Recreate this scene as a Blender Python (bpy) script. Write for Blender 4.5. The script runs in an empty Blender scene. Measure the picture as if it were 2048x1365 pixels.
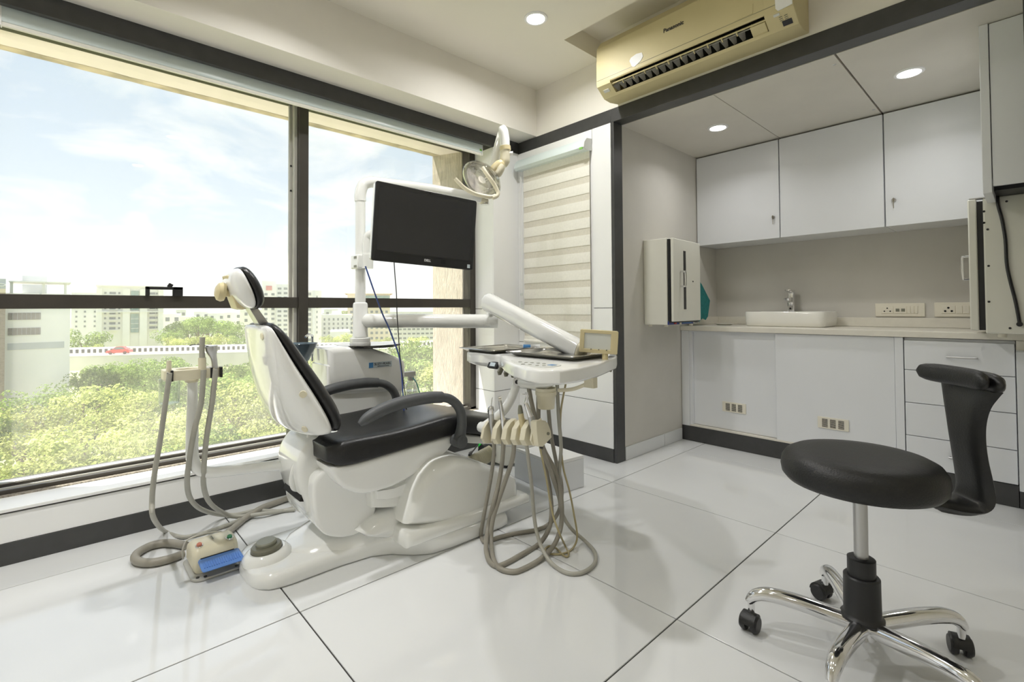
import bpy, bmesh, math, random
from mathutils import Vector, Matrix
random.seed(7)
PI = math.pi
sc = bpy.context.scene
COL = sc.collection

# ------------------------------------------------------------------ camera
cam = bpy.data.cameras.new('camera')
cam.sensor_fit = 'HORIZONTAL'; cam.sensor_width = 36.0
cam.lens = 968.729 / 2048 * 36
cam.shift_y = -(682.5 - 598.442) / 2048
cam.clip_start = 0.05; cam.clip_end = 2000
camo = bpy.data.objects.new('camera', cam); COL.objects.link(camo)
_yaw, _pitch, _roll = 0.824462825, 0.0203547, 0.00611237
_f = Vector((math.cos(_yaw)*math.cos(_pitch), math.sin(_yaw)*math.cos(_pitch), math.sin(_pitch)))
_r = Vector((math.sin(_yaw), -math.cos(_yaw), 0)); _d = _f.cross(_r)
_r2 = _r*math.cos(_roll) + _d*math.sin(_roll); _d2 = -_r*math.sin(_roll) + _d*math.cos(_roll)
_m = Matrix(((_r2.x, -_d2.x, -_f.x, 0), (_r2.y, -_d2.y, -_f.y, 0), (_r2.z, -_d2.z, -_f.z, 1.0), (0, 0, 0, 1)))
camo.matrix_world = _m
sc.camera = camo

# ------------------------------------------------------------------ sky
world = bpy.data.worlds.new('sky'); sc.world = world; world.use_nodes = True
nt = world.node_tree; N = nt.nodes; L = nt.links; N.clear()
def nd(t, **k):
    n = N.new(t)
    for a, b in k.items(): setattr(n, a, b)
    return n
tc = nd('ShaderNodeTexCoord'); sep = nd('ShaderNodeSeparateXYZ'); L.new(tc.outputs['Generated'], sep.inputs[0])
zr = nd('ShaderNodeValToRGB'); zr.color_ramp.elements[0].position = 0.0; zr.color_ramp.elements[0].color = (.90, .90, .89, 1)
zr.color_ramp.elements[1].position = 0.62; zr.color_ramp.elements[1].color = (.36, .50, .74, 1)
e = zr.color_ramp.elements.new(.15); e.color = (.70, .77, .85, 1); e = zr.color_ramp.elements.new(.06); e.color = (.85, .87, .885, 1)
e = zr.color_ramp.elements.new(.30); e.color = (.57, .66, .78, 1)
L.new(sep.outputs['Z'], zr.inputs[0])
add = nd('ShaderNodeMath', operation='ADD'); add.inputs[1].default_value = .22; L.new(sep.outputs['Z'], add.inputs[0])
dv = nd('ShaderNodeVectorMath', operation='DIVIDE'); cmb = nd('ShaderNodeCombineXYZ')
for i in range(3): L.new(add.outputs[0], cmb.inputs[i])
L.new(tc.outputs['Generated'], dv.inputs[0]); L.new(cmb.outputs[0], dv.inputs[1])
mp = nd('ShaderNodeMapping'); mp.inputs['Location'].default_value = (1.3, 0.4, 0); mp.inputs['Scale'].default_value = (1.0, 1.0, 2.2)
L.new(dv.outputs[0], mp.inputs[0])
nz = nd('ShaderNodeTexNoise'); nz.inputs['Scale'].default_value = 2.1; nz.inputs['Detail'].default_value = 9; nz.inputs['Roughness'].default_value = .56; nz.inputs['Distortion'].default_value = .35
L.new(mp.outputs[0], nz.inputs[0])
cr = nd('ShaderNodeValToRGB'); cr.color_ramp.elements[0].position = .48; cr.color_ramp.elements[0].color = (0, 0, 0, 1); cr.color_ramp.elements[1].position = .66; cr.color_ramp.elements[1].color = (1, 1, 1, 1)
L.new(nz.outputs[0], cr.inputs[0])
mx = nd('ShaderNodeMix', data_type='RGBA'); L.new(cr.outputs[0], mx.inputs[0]); L.new(zr.outputs[0], mx.inputs[6]); mx.inputs[7].default_value = (.90, .90, .90, 1)
bg = nd('ShaderNodeBackground'); bg.inputs[1].default_value = 0.9; L.new(mx.outputs[2], bg.inputs[0])
wo = nd('ShaderNodeOutputWorld'); L.new(bg.outputs[0], wo.inputs[0])

# ------------------------------------------------------------------ sun
sun = bpy.data.lights.new('sun', 'SUN'); sun.energy = 8.5; sun.angle = math.radians(.6); sun.color = (1, .95, .86)
suno = bpy.data.objects.new('sun', sun); COL.objects.link(suno); suno.location = (-6, 8, 20)
suno.rotation_euler = Vector((-.36, .26, .93)).to_track_quat('Z', 'Y').to_euler()

# ------------------------------------------------------------------ exposure and light transport
vs = sc.view_settings; sc.display_settings.display_device = 'sRGB'
vs.view_transform = 'Standard'; vs.look = 'None'; vs.exposure = 0.66; vs.gamma = 1; vs.use_curve_mapping = False
cy = sc.cycles
cy.max_bounces = 14; cy.diffuse_bounces = 7; cy.glossy_bounces = 6; cy.transmission_bounces = 8; cy.transparent_max_bounces = 24
cy.sample_clamp_indirect = 8; cy.caustics_reflective = False; cy.caustics_refractive = False; cy.blur_glossy = .5

# ------------------------------------------------------------------ materials
def mat(name, col, rough=.5, metal=0, spec=.5, noise=0, nscale=8, bump=0, bscale=60, coat=0, emit=None, sub=0, trans=0, alpha=1, aniso=0, stretch=None, rnoise=0):
    m = bpy.data.materials.new(name); m.use_nodes = True
    t = m.node_tree; b = t.nodes['Principled BSDF']
    b.inputs['Base Color'].default_value = (*col, 1); b.inputs['Roughness'].default_value = rough; b.inputs['Metallic'].default_value = metal
    b.inputs['Specular IOR Level'].default_value = spec; b.inputs['Coat Weight'].default_value = coat; b.inputs['Coat Roughness'].default_value = .06
    b.inputs['Transmission Weight'].default_value = trans; b.inputs['Alpha'].default_value = alpha
    if emit: b.inputs['Emission Color'].default_value = (*emit[0], 1); b.inputs['Emission Strength'].default_value = emit[1]
    if noise or bump or rnoise:
        co = t.nodes.new('ShaderNodeTexCoord'); mpn = t.nodes.new('ShaderNodeMapping'); t.links.new(co.outputs['Object'], mpn.inputs[0])
        if stretch: mpn.inputs['Scale'].default_value = stretch
    if noise or rnoise:
        n = t.nodes.new('ShaderNodeTexNoise'); n.inputs['Scale'].default_value = nscale; n.inputs['Detail'].default_value = 5
        t.links.new(mpn.outputs[0], n.inputs[0])
    if noise:
        r = t.nodes.new('ShaderNodeValToRGB')
        r.color_ramp.elements[0].position = .3; r.color_ramp.elements[1].position = .7
        r.color_ramp.elements[0].color = (*[max(0, c*(1-noise)) for c in col], 1); r.color_ramp.elements[1].color = (*[min(1, c*(1+noise*.6)) for c in col], 1)
        t.links.new(n.outputs[0], r.inputs[0]); t.links.new(r.outputs[0], b.inputs['Base Color'])
    if rnoise:
        mr = t.nodes.new('ShaderNodeMapRange'); mr.inputs[1].default_value = .3; mr.inputs[2].default_value = .7
        mr.inputs[3].default_value = rough; mr.inputs[4].default_value = rough + rnoise
        t.links.new(n.outputs[0], mr.inputs[0]); t.links.new(mr.outputs[0], b.inputs['Roughness'])
    if bump:
        n2 = t.nodes.new('ShaderNodeTexNoise'); n2.inputs['Scale'].default_value = bscale; n2.inputs['Detail'].default_value = 4
        bp = t.nodes.new('ShaderNodeBump'); bp.inputs['Strength'].default_value = bump; bp.inputs['Distance'].default_value = .01
        t.links.new(mpn.outputs[0], n2.inputs[0]); t.links.new(n2.outputs[0], bp.inputs['Height']); t.links.new(bp.outputs[0], b.inputs['Normal'])
    return m

M_tile = mat('porcelain_tile', (.71, .72, .725), .045, noise=.02, nscale=3, rnoise=.03)
M_grout = mat('grout', (.035, .032, .03), .8, noise=.2)
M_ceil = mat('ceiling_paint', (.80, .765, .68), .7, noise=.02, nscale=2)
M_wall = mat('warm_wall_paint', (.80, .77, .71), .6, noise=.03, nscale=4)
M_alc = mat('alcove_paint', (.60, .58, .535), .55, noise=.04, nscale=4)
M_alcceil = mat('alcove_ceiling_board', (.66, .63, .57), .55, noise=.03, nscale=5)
M_lam = mat('white_laminate', (.85, .85, .845), .28, noise=.012, nscale=4)
M_cool = mat('cool_white_laminate', (.77, .785, .81), .30, noise=.015, nscale=4)
M_dark = mat('charcoal_laminate', (.050, .050, .050), .36, noise=.12, nscale=20)
M_counter = mat('cream_worktop', (.74, .71, .63), .3, noise=.03, nscale=30)
M_bronze = mat('bronze_aluminium', (.060, .053, .045), .38, metal=.3, noise=.1, nscale=12)
M_alu = mat('pale_aluminium', (.52, .51, .47), .4, metal=.3, noise=.08, nscale=12)
M_sill = mat('white_sill', (.82, .82, .80), .3, noise=.03)
M_gravel = mat('rough_stone', (.38, .34, .28), .9, noise=.5, nscale=120, bump=1, bscale=200)
M_plaster = mat('streaked_plaster', (.62, .55, .45), .9, noise=.22, nscale=10, bump=1, bscale=30, stretch=(7, 7, 1))
M_soffit = mat('cream_soffit', (.92, .84, .84), .85, noise=.06, nscale=5)
M_soffit_edge = mat('stained_concrete_edge', (.55, .46, .34), .9, noise=.45, nscale=9, bump=.6, bscale=25)
M_shell = mat('glossy_ivory_plastic', (.84, .845, .82), .12, coat=.4, noise=.02, nscale=3)
M_shell2 = mat('glossy_white_plastic', (.86, .865, .85), .10, coat=.5, noise=.015, nscale=3)
M_vinyl = mat('black_vinyl', (.012, .012, .013), .33, noise=.2, nscale=40, bump=.12, bscale=180)
M_rub = mat('grey_armrest_rubber', (.085, .09, .095), .5, noise=.1, nscale=30, bump=.1, bscale=150)
M_cream = mat('cream_plastic', (.74, .69, .53), .35, noise=.04, nscale=10)
M_yel = mat('yellowed_cream_plastic', (.66, .57, .34), .34, noise=.05, nscale=6)
M_ac = mat('yellowed_casing', (.62, .54, .31), .55, noise=.06, nscale=3)
M_acgrey = mat('grey_louvre_plastic', (.28, .275, .25), .5, noise=.15)
M_black = mat('black_plastic', (.015, .015, .016), .4, noise=.2)
M_void = mat('black_hole', (.006, .006, .006), .8, noise=.1)
M_hose = mat('grey_silicone_hose', (.30, .28, .235), .42, noise=.08, nscale=20)
M_hoseL = mat('pale_grey_hose', (.40, .39, .34), .42, noise=.08, nscale=20)
M_tube = mat('yellowed_clear_tube', (.42, .36, .20), .3, noise=.1, nscale=20)
M_chrome = mat('chrome', (.82, .82, .83), .07, metal=1, rnoise=.05, nscale=10)
M_steel = mat('stainless_steel', (.66, .64, .60), .16, metal=1, rnoise=.1, nscale=8)
M_brush = mat('brushed_steel', (.55, .55, .55), .32, metal=1, rnoise=.12, nscale=60)
M_stool = mat('black_stool_vinyl', (.0085, .0085, .0085), .45, noise=.25, nscale=50, bump=.15, bscale=220)
M_stoolp = mat('black_stool_plastic', (.010, .010, .010), .42, noise=.2, nscale=60, bump=.1, bscale=200)
M_metalw = mat('ivory_powder_coat', (.74, .73, .65), .38, noise=.03, nscale=6)
M_screen = mat('dark_screen_glass', (.036, .036, .038), .25, noise=.1, nscale=2)
M_bezel = mat('monitor_bezel', (.030, .030, .031), .3, noise=.1)
M_blue = mat('blue_pedal_plastic', (.12, .27, .68), .38, noise=.06)
M_cyan = mat('pale_blue_cassette', (.66, .74, .74), .25, noise=.02)
M_green = mat('green_sticker', (.22, .50, .10), .5, noise=.05)
M_fab = mat('cream_blind_fabric', (.87, .85, .78), .85, noise=.04, nscale=60, bump=.1, bscale=300)
M_fabS = mat('sheer_blind_fabric', (.70, .665, .58), .9, noise=.06, nscale=80, bump=.1, bscale=300)
M_teal = mat('teal_cotton', (.02, .20, .20), .95, noise=.2, nscale=40, bump=.4, bscale=200)
M_ceram = mat('white_ceramic', (.80, .79, .74), .12, coat=.4, noise=.01)
M_ivory = mat('ivory_switch_plastic', (.78, .74, .63), .35, noise=.02)
M_red = mat('red_button', (.55, .06, .04), .35, noise=.05)
M_orange = mat('salmon_button', (.62, .22, .14), .4, noise=.05)
M_gbut = mat('green_button', (.05, .28, .12), .4, noise=.05)
M_navy = mat('navy_label', (.03, .05, .25), .4, noise=.08)
M_olive = mat('olive_grey_plastic', (.17, .165, .12), .4, noise=.06)
M_olive2 = mat('grey_green_button', (.22, .22, .17), .4, noise=.06)
M_ink = mat('dark_ink', (.02, .02, .025), .5, noise=.05)
M_wprint = mat('white_print', (.75, .75, .75), .4, noise=.03)
M_badge = mat('pale_badge', (.55, .63, .68), .3, noise=.05)
M_badgeb = mat('blue_badge', (.05, .22, .50), .35, noise=.05)
M_rust = mat('rusty_edge', (.16, .07, .03), .8, noise=.3, nscale=20)
M_white = mat('white_paper', (.85, .85, .85), .6, noise=.01)
M_kp = mat('grey_keypad', (.62, .63, .60), .35, noise=.05)
M_panelgrey = mat('white_filmviewer_panel', (.70, .72, .69), .25, noise=.01)
M_lampon = mat('lit_diffuser', (.9, .9, .9), .5, emit=((1, .97, .92), 14), noise=.01)
M_bluec = mat('blue_cable', (.03, .06, .22), .4, noise=.05)
M_tealdrop = mat('teal_tube', (.05, .32, .30), .35, noise=.05)
M_key = mat('aged_brass', (.38, .34, .26), .35, metal=.9, noise=.1)
def mat_clear(name, tint, ior):
    m = bpy.data.materials.new(name); m.use_nodes = True; t = m.node_tree; t.nodes.clear()
    o = t.nodes.new('ShaderNodeOutputMaterial'); tr = t.nodes.new('ShaderNodeBsdfTransparent'); gl = t.nodes.new('ShaderNodeBsdfGlossy'); lwf = t.nodes.new('ShaderNodeLayerWeight'); lwf.inputs[0].default_value = .25; fr = t.nodes.new('ShaderNodeMath'); fr.operation = 'MULTIPLY_ADD'; fr.inputs[1].default_value = .55; fr.inputs[2].default_value = ior; t.links.new(lwf.outputs['Facing'], fr.inputs[0]); mx = t.nodes.new('ShaderNodeMixShader')
    co = t.nodes.new('ShaderNodeTexCoord'); n = t.nodes.new('ShaderNodeTexNoise'); r = t.nodes.new('ShaderNodeMapRange'); n.inputs['Scale'].default_value = 30
    r.inputs[3].default_value = .03; r.inputs[4].default_value = .08
    tr.inputs[0].default_value = (*tint, 1)
    t.links.new(co.outputs['Object'], n.inputs[0]); t.links.new(n.outputs[0], r.inputs[0]); t.links.new(r.outputs[0], gl.inputs['Roughness'])
    t.links.new(fr.outputs[0], mx.inputs[0]); t.links.new(tr.outputs[0], mx.inputs[1]); t.links.new(gl.outputs[0], mx.inputs[2]); t.links.new(mx.outputs[0], o.inputs[0]); return m
M_bottle = mat_clear('clear_bottle_plastic', (.95, .97, .955), .04)
M_lens = mat_clear('clear_lens', (.97, .965, .94), .05)
M_refl = mat_clear('clear_faceted_reflector', (.95, .93, .88), .42)
M_bowl = mat('dark_glass_bowl', (.10, .14, .18), .05, spec=.8, noise=.4, nscale=9)
M_disc = mat('black_glass', (.012, .012, .012), .05, spec=.8, noise=.1)

def mat_glass():
    m = bpy.data.materials.new('hazy_window_glass'); m.use_nodes = True; t = m.node_tree; t.nodes.clear()
    o = t.nodes.new('ShaderNodeOutputMaterial'); tr = t.nodes.new('ShaderNodeBsdfTransparent'); gl = t.nodes.new('ShaderNodeBsdfGlossy')
    tl = t.nodes.new('ShaderNodeBsdfTranslucent'); m1 = t.nodes.new('ShaderNodeMixShader'); m2 = t.nodes.new('ShaderNodeMixShader')  # translucent share veils the view, standing in for outdoor haze
    tr.inputs[0].default_value = (.97, .98, .97, 1); gl.inputs['Roughness'].default_value = .02; tl.inputs[0].default_value = (.95, .93, .88, 1)
    co = t.nodes.new('ShaderNodeTexCoord'); nz = t.nodes.new('ShaderNodeTexNoise'); nz.inputs['Scale'].default_value = 3; nz.inputs['Detail'].default_value = 6
    mr = t.nodes.new('ShaderNodeMapRange'); mr.inputs[1].default_value = .3; mr.inputs[2].default_value = .7; mr.inputs[3].default_value = 0.075*.7; mr.inputs[4].default_value = 0.075*1.3
    t.links.new(co.outputs['Object'], nz.inputs[0]); t.links.new(nz.outputs[0], mr.inputs[0]); t.links.new(mr.outputs[0], m1.inputs[0])
    lw = t.nodes.new('ShaderNodeMath'); lw.operation = 'MULTIPLY_ADD'; lwf = t.nodes.new('ShaderNodeLayerWeight'); lwf.inputs[0].default_value = .15; lw.inputs[1].default_value = .5; lw.inputs[2].default_value = .02; t.links.new(lwf.outputs['Facing'], lw.inputs[0])
    t.links.new(tr.outputs[0], m1.inputs[1]); t.links.new(tl.outputs[0], m1.inputs[2])
    t.links.new(lw.outputs[0], m2.inputs[0]); t.links.new(m1.outputs[0], m2.inputs[1]); t.links.new(gl.outputs[0], m2.inputs[2])
    t.links.new(m2.outputs[0], o.inputs[0]); return m
M_glass = mat_glass()

# ------------------------------------------------------------------ mesh helpers
def NB(): return bmesh.new()
def face(bm, vs):
    try: return bm.faces.new(vs)
    except ValueError: return None
def box(bm, x0, x1, y0, y1, z0, z1):
    v = [bm.verts.new(p) for p in ((x0,y0,z0),(x1,y0,z0),(x1,y1,z0),(x0,y1,z0),(x0,y0,z1),(x1,y0,z1),(x1,y1,z1),(x0,y1,z1))]
    for q in ((3,2,1,0),(4,5,6,7),(0,1,5,4),(1,2,6,5),(2,3,7,6),(3,0,4,7)): bm.faces.new([v[i] for i in q])
    return bm
def obox(bm, c, ax, ay, az, sx, sy, sz):
    c = Vector(c); ax, ay, az = (Vector(a).normalized() for a in (ax, ay, az)); v = []
    for k in (-.5, .5):
        for i, j in ((-.5,-.5),(.5,-.5),(.5,.5),(-.5,.5)): v.append(bm.verts.new(c + ax*sx*i + ay*sy*j + az*sz*k))
    for q in ((3,2,1,0),(4,5,6,7),(0,1,5,4),(1,2,6,5),(2,3,7,6),(3,0,4,7)): bm.faces.new([v[i] for i in q])
    return bm
def cr_open(pts, sub):
    P = [Vector(p) for p in pts]; out = []
    for i in range(len(P)-1):
        a, b, c, d = P[max(i-1,0)], P[i], P[i+1], P[min(i+2,len(P)-1)]
        for k in range(sub):
            t = k/sub; out.append(.5*((2*b)+(c-a)*t+(2*a-5*b+4*c-d)*t*t+(3*b-a-3*c+d)*t**3))
    out.append(P[-1]); return out
def cr_closed(pts, sub):
    P = [Vector(p) for p in pts]; n = len(P); out = []
    for i in range(n):
        a, b, c, d = P[i-1], P[i], P[(i+1)%n], P[(i+2)%n]
        for k in range(sub):
            t = k/sub; out.append(.5*((2*b)+(c-a)*t+(2*a-5*b+4*c-d)*t*t+(3*b-a-3*c+d)*t**3))
    return out
def tube(bm, pts, r, n=10, sub=5, flat=1.0, cap=True):
    P = cr_open(pts, sub) if sub > 1 else [Vector(p) for p in pts]
    m = len(P)
    if isinstance(r, (list, tuple)):
        k = len(r)-1; R = [r[min(int(i/(m-1)*k), k-1)]*(1-(i/(m-1)*k-min(int(i/(m-1)*k), k-1))) + r[min(int(i/(m-1)*k), k-1)+1]*(i/(m-1)*k-min(int(i/(m-1)*k), k-1)) for i in range(m)]
    else: R = [r]*m
    T = [(P[min(i+1,m-1)]-P[max(i-1,0)]).normalized() for i in range(m)]
    u = T[0].orthogonal().normalized()
    if flat != 1.0: u = (Vector((0,0,1)) - T[0]*T[0].z).normalized() if abs(T[0].z) < .95 else u
    rings = []
    for i in range(m):
        u = (u - T[i]*u.dot(T[i])).normalized(); w = T[i].cross(u)
        rings.append([bm.verts.new(P[i] + (u*math.cos(a)*flat + w*math.sin(a))*R[i]) for a in (2*PI*j/n for j in range(n))])
    for i in range(m-1):
        for j in range(n): bm.faces.new((rings[i][j], rings[i][(j+1)%n], rings[i+1][(j+1)%n], rings[i+1][j]))
    if cap: bm.faces.new(rings[0][::-1]); bm.faces.new(rings[-1])
    return bm
def lathe(bm, prof, o=(0,0,0), axis=(0,0,1), n=24, sx=1, sy=1, xdir=None, cap=True):
    o = Vector(o); a = Vector(axis).normalized()
    u = (Vector(xdir) - a*Vector(xdir).dot(a)).normalized() if xdir is not None else a.orthogonal().normalized()
    w = a.cross(u); rings = []
    for r, z in prof:
        if r < 1e-5: rings.append([bm.verts.new(o + a*z)])
        else: rings.append([bm.verts.new(o + a*z + (u*math.cos(t)*sx + w*math.sin(t)*sy)*r) for t in (2*PI*j/n for j in range(n))])
    for A, B in zip(rings, rings[1:]):
        if len(A) == 1 and len(B) == 1: continue
        for j in range(n):
            k = (j+1) % n
            if len(A) == 1: bm.faces.new((A[0], B[k], B[j]))
            elif len(B) == 1: bm.faces.new((A[j], A[k], B[0]))
            else: bm.faces.new((A[j], A[k], B[k], B[j]))
    if cap and len(rings[0]) > 1: bm.faces.new(rings[0][::-1])
    if cap and len(rings[-1]) > 1: bm.faces.new(rings[-1])
    return bm
def cyl(bm, a, b, r, r2=None, n=16):
    a, b = Vector(a), Vector(b); return lathe(bm, [(r, 0), (r if r2 is None else r2, (b-a).length)], a, b-a, n)
def area2(p): return sum(p[i-1][0]*p[i][1]-p[i][0]*p[i-1][1] for i in range(len(p)))
def inset(poly, d):
    n = len(poly); out = []
    for i in range(n):
        p, a, b = Vector(poly[i]), Vector(poly[i-1]), Vector(poly[(i+1)%n])
        e1, e2 = (p-a), (b-p)
        if e1.length < 1e-7: e1 = e2
        if e2.length < 1e-7: e2 = e1
        n1 = Vector((-e1.y, e1.x)).normalized(); n2 = Vector((-e2.y, e2.x)).normalized()
        h = n1+n2
        if h.length < 1e-4: h = n1
        h = h.normalized(); c = max(h.dot(n1), .55)
        out.append(p + h*(d/c))
    return out
def shrink2(poly, d):
    x0, x1 = min(p[0] for p in poly), max(p[0] for p in poly); y0, y1 = min(p[1] for p in poly), max(p[1] for p in poly)
    cx, cy_ = (x0+x1)/2, (y0+y1)/2; kx = max(1-2*d/max(x1-x0, 1e-6), .05); ky = max(1-2*d/max(y1-y0, 1e-6), .05)
    return [Vector((cx+(p[0]-cx)*kx, cy_+(p[1]-cy_)*ky)) for p in poly]
def rprism(bm, poly, axis, a, b, r=.01, n=4, ra=None, rb=None):
    """a 2D outline pushed along an axis, its two ends rounded over by r"""
    poly = [Vector(p) for p in poly]
    if area2(poly) < 0: poly = poly[::-1]
    ra = r if ra is None else ra; rb = r if rb is None else rb
    lay = []
    lay = [(a + ra*(1-math.cos(PI/2*k/n)), ra*(1-math.sin(PI/2*k/n))) for k in range(n)] if ra > 0 else []
    lay += [(a+ra, 0), (b-rb, 0)]
    if rb > 0: lay += [(b - rb*(1-math.cos(PI/2*k/n)), rb*(1-math.sin(PI/2*k/n))) for k in range(n-1, -1, -1)]
    def to3(p, t): return {'x': (t, p[0], p[1]), 'y': (p[0], t, p[1]), 'z': (p[0], p[1], t)}[axis]
    rings = []
    for t, d in lay:
        q = shrink2(poly, d) if d > 1e-6 else poly
        rings.append([bm.verts.new(to3(p, t)) for p in q])
    m = len(poly); fl = axis == 'y'
    for A, B in zip(rings, rings[1:]):
        for j in range(m):
            q = (A[j], A[(j+1)%m], B[(j+1)%m], B[j]); bm.faces.new(q[::-1] if fl else q)
    bm.faces.new(rings[0] if fl else rings[0][::-1]); bm.faces.new(rings[-1][::-1] if fl else rings[-1])
    return bm
def loft(bm, sections, cap=True, closed=True):
    R = [[bm.verts.new(p) for p in s] for s in sections]; n = len(R[0])
    for A, B in zip(R, R[1:]):
        for j in range(n if closed else n-1): bm.faces.new((A[j], A[(j+1)%n], B[(j+1)%n], B[j]))
    if cap: bm.faces.new(R[0][::-1]); bm.faces.new(R[-1])
    return bm
def rrect(x0, x1, y0, y1, r, n=4):
    out = []
    for cx, cy_, a0 in ((x1-r, y1-r, 0), (x0+r, y1-r, 90), (x0+r, y0+r, 180), (x1-r, y0+r, 270)):
        for k in range(n+1):
            a = math.radians(a0+90*k/n); out.append(Vector((cx+r*math.cos(a), cy_+r*math.sin(a))))
    return out
def resample(pts, n):
    P = [Vector(p) for p in pts]; S = [0]
    for a, b in zip(P, P[1:]): S.append(S[-1]+(b-a).length)
    out = []
    for k in range(n):
        s = S[-1]*k/(n-1); i = 0
        while i < len(P)-2 and S[i+1] < s: i += 1
        out.append(P[i].lerp(P[i+1], (s-S[i])/max(S[i+1]-S[i], 1e-9)))
    return out

# ------------------------------------------------------------------ object helpers
def root_loc(p):
    while p.parent: p = p.parent
    return p.location.copy()
def obj(name, bm, m, parent=None, smooth=35, bevel=0, kind=None, label=None):
    me = bpy.data.meshes.new(name)
    bmesh.ops.recalc_face_normals(bm, faces=bm.faces[:])
    if parent is not None: bmesh.ops.translate(bm, verts=bm.verts[:], vec=-root_loc(parent))
    bm.to_mesh(me); bm.free(); me.materials.append(m)
    if smooth:
        for p in me.polygons: p.use_smooth = True
        me.set_sharp_from_angle(angle=math.radians(smooth))
    o = bpy.data.objects.new(name, me); COL.objects.link(o)
    if parent is not None: o.parent = parent
    if bevel:
        b = o.modifiers.new('bevel', 'BEVEL'); b.width = bevel; b.segments = 2; b.limit_method = 'ANGLE'; b.angle_limit = math.radians(40)
    if kind: o['kind'] = kind
    if label: o['label'] = label
    return o
def tag(o, label, cat, group=None):
    o['label'] = label; o['category'] = cat
    if group: o['group'] = group
    return o
def thing(name, label, cat, loc=(0,0,0), group=None):
    o = bpy.data.objects.new(name, None); COL.objects.link(o); o.location = loc; o.empty_display_size = .1
    return tag(o, label, cat, group)
def struct(name, bm, m, bevel=0, smooth=35):
    o = obj(name, bm, m, None, smooth, bevel); o['kind'] = 'structure'; return o
def structE(name, loc=(0,0,0)):
    o = bpy.data.objects.new(name, None); COL.objects.link(o); o.location = loc; o['kind'] = 'structure'; return o
def B(*a): return box(NB(), *a)
def text(name, body, size, origin, xd, yd, m, parent, ext=.0006, align='CENTER', shear=0, bold=0):
    c = bpy.data.curves.new(name, 'FONT'); c.body = body; c.size = size; c.extrude = ext; c.align_x = align; c.align_y = 'CENTER'; c.shear = shear; c.offset = bold
    tmp = bpy.data.objects.new(name, c); COL.objects.link(tmp); dg = bpy.context.evaluated_depsgraph_get()
    me = bpy.data.meshes.new_from_object(tmp.evaluated_get(dg)); bpy.data.objects.remove(tmp); me.materials.clear(); me.materials.append(m)
    o = bpy.data.objects.new(name, me); COL.objects.link(o)
    x = Vector(xd).normalized(); z = x.cross(Vector(yd)).normalized(); y = z.cross(x)
    mm = Matrix((x, y, z)).transposed().to_4x4(); mm.translation = Vector(origin) - root_loc(parent); o.parent = parent; o.matrix_local = mm
    return o
def copy_tree(o, parent=None):
    c = o.copy(); COL.objects.link(c); c.parent = parent
    for ch in o.children: copy_tree(ch, c)
    return c

# ================================================================== THE SETTING
XB = 2.624; YW = 2.775; ZC = 2.664; X0 = -2.2; Y0 = -1.7
# floor: a grout bed and the tiles laid on it
fl = struct('floor', B(X0, 4.09, Y0, 2.80, -.12, -.004), M_grout, smooth=0)
T = .8715
tx = [X0] + [.5825 + T*k for k in range(-3, 4)] + [4.07]; ty = [Y0] + [1.6745 + T*k for k in range(-3, 2)] + [2.79]
tile_cache = {}
for i in range(len(tx)-1):
    for j in range(len(ty)-1):
        w, h = tx[i+1]-tx[i]-.0045, ty[j+1]-ty[j]-.0045
        key = (round(w, 3), round(h, 3))
        if key not in tile_cache:
            me = bpy.data.meshes.new('tile'); bm = NB(); rprism(bm, [(-w/2,-h/2),(w/2,-h/2),(w/2,h/2),(-w/2,h/2)], 'z', -.0065, 0, 0, 1, 0, .0012)
            bmesh.ops.recalc_face_normals(bm, faces=bm.faces[:]); bm.to_mesh(me); bm.free(); me.materials.append(M_tile); tile_cache[key] = me
        o = bpy.data.objects.new('tile', tile_cache[key]); COL.objects.link(o); o.parent = fl
        o.location = ((tx[i]+tx[i+1])/2, (ty[j]+ty[j+1])/2, 0)

# main ceiling with the pocket above the air conditioner
bm = NB()
box(bm, X0, 2.258, Y0, 2.56, ZC, ZC+.05); box(bm, 2.258, XB+.05, 1.952, 2.56, ZC, ZC+.05)
box(bm, 2.20, XB+.05, Y0, 1.99, ZC+.13, ZC+.18); box(bm, 2.245, 2.258, Y0, 1.965, ZC+.05, ZC+.14); box(bm, 2.245, XB+.05, 1.952, 1.965, ZC+.05, ZC+.14)
struct('ceiling', bm, M_ceil, smooth=0)
# the dropped beam along the window, painted like the wall
struct('trim_1', B(X0, XB+.05, 2.552, 3.12, 2.31, ZC+.06), M_wall, smooth=0)
struct('trim_2', B(X0, XB-.002, 2.752, 2.782, 2.224, 2.312), M_dark, .002)
# window wall: parapet, lintel, piers
bm = NB(); box(bm, X0, 2.66, YW+.004, 3.13, -.1, .200); wl = struct('wall_left', bm, M_dark, smooth=0)
obj('panel', B(X0, 2.361, YW, YW+.012, .088, .2005), M_lam, wl, bevel=.001)
struct('baseboard_left', B(X0, 2.361, YW-.003, YW+.01, 0, .087), M_dark, .001)
struct('wall_left_lintel', B(X0, 2.66, 2.786, 3.066, 2.272, 2.33), M_wall, smooth=0)
struct('trim_3', B(X0, 2.365, 2.768, 2.958, .2085, .222), M_sill, .002)
struct('trim_4', B(X0, 2.365, 2.945, 2.985, .17, .2275), M_gravel, smooth=0)
# pier between the seen window and the added one, left of the picture
struct('wall_left_pier', B(-.62, -.262, 2.80, 3.13, .2, 2.3), M_wall, smooth=0)
struct('wall_left_end', B(X0-.1, -2.0, 2.80, 3.13, .2, 2.3), M_wall, smooth=0)

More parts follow.
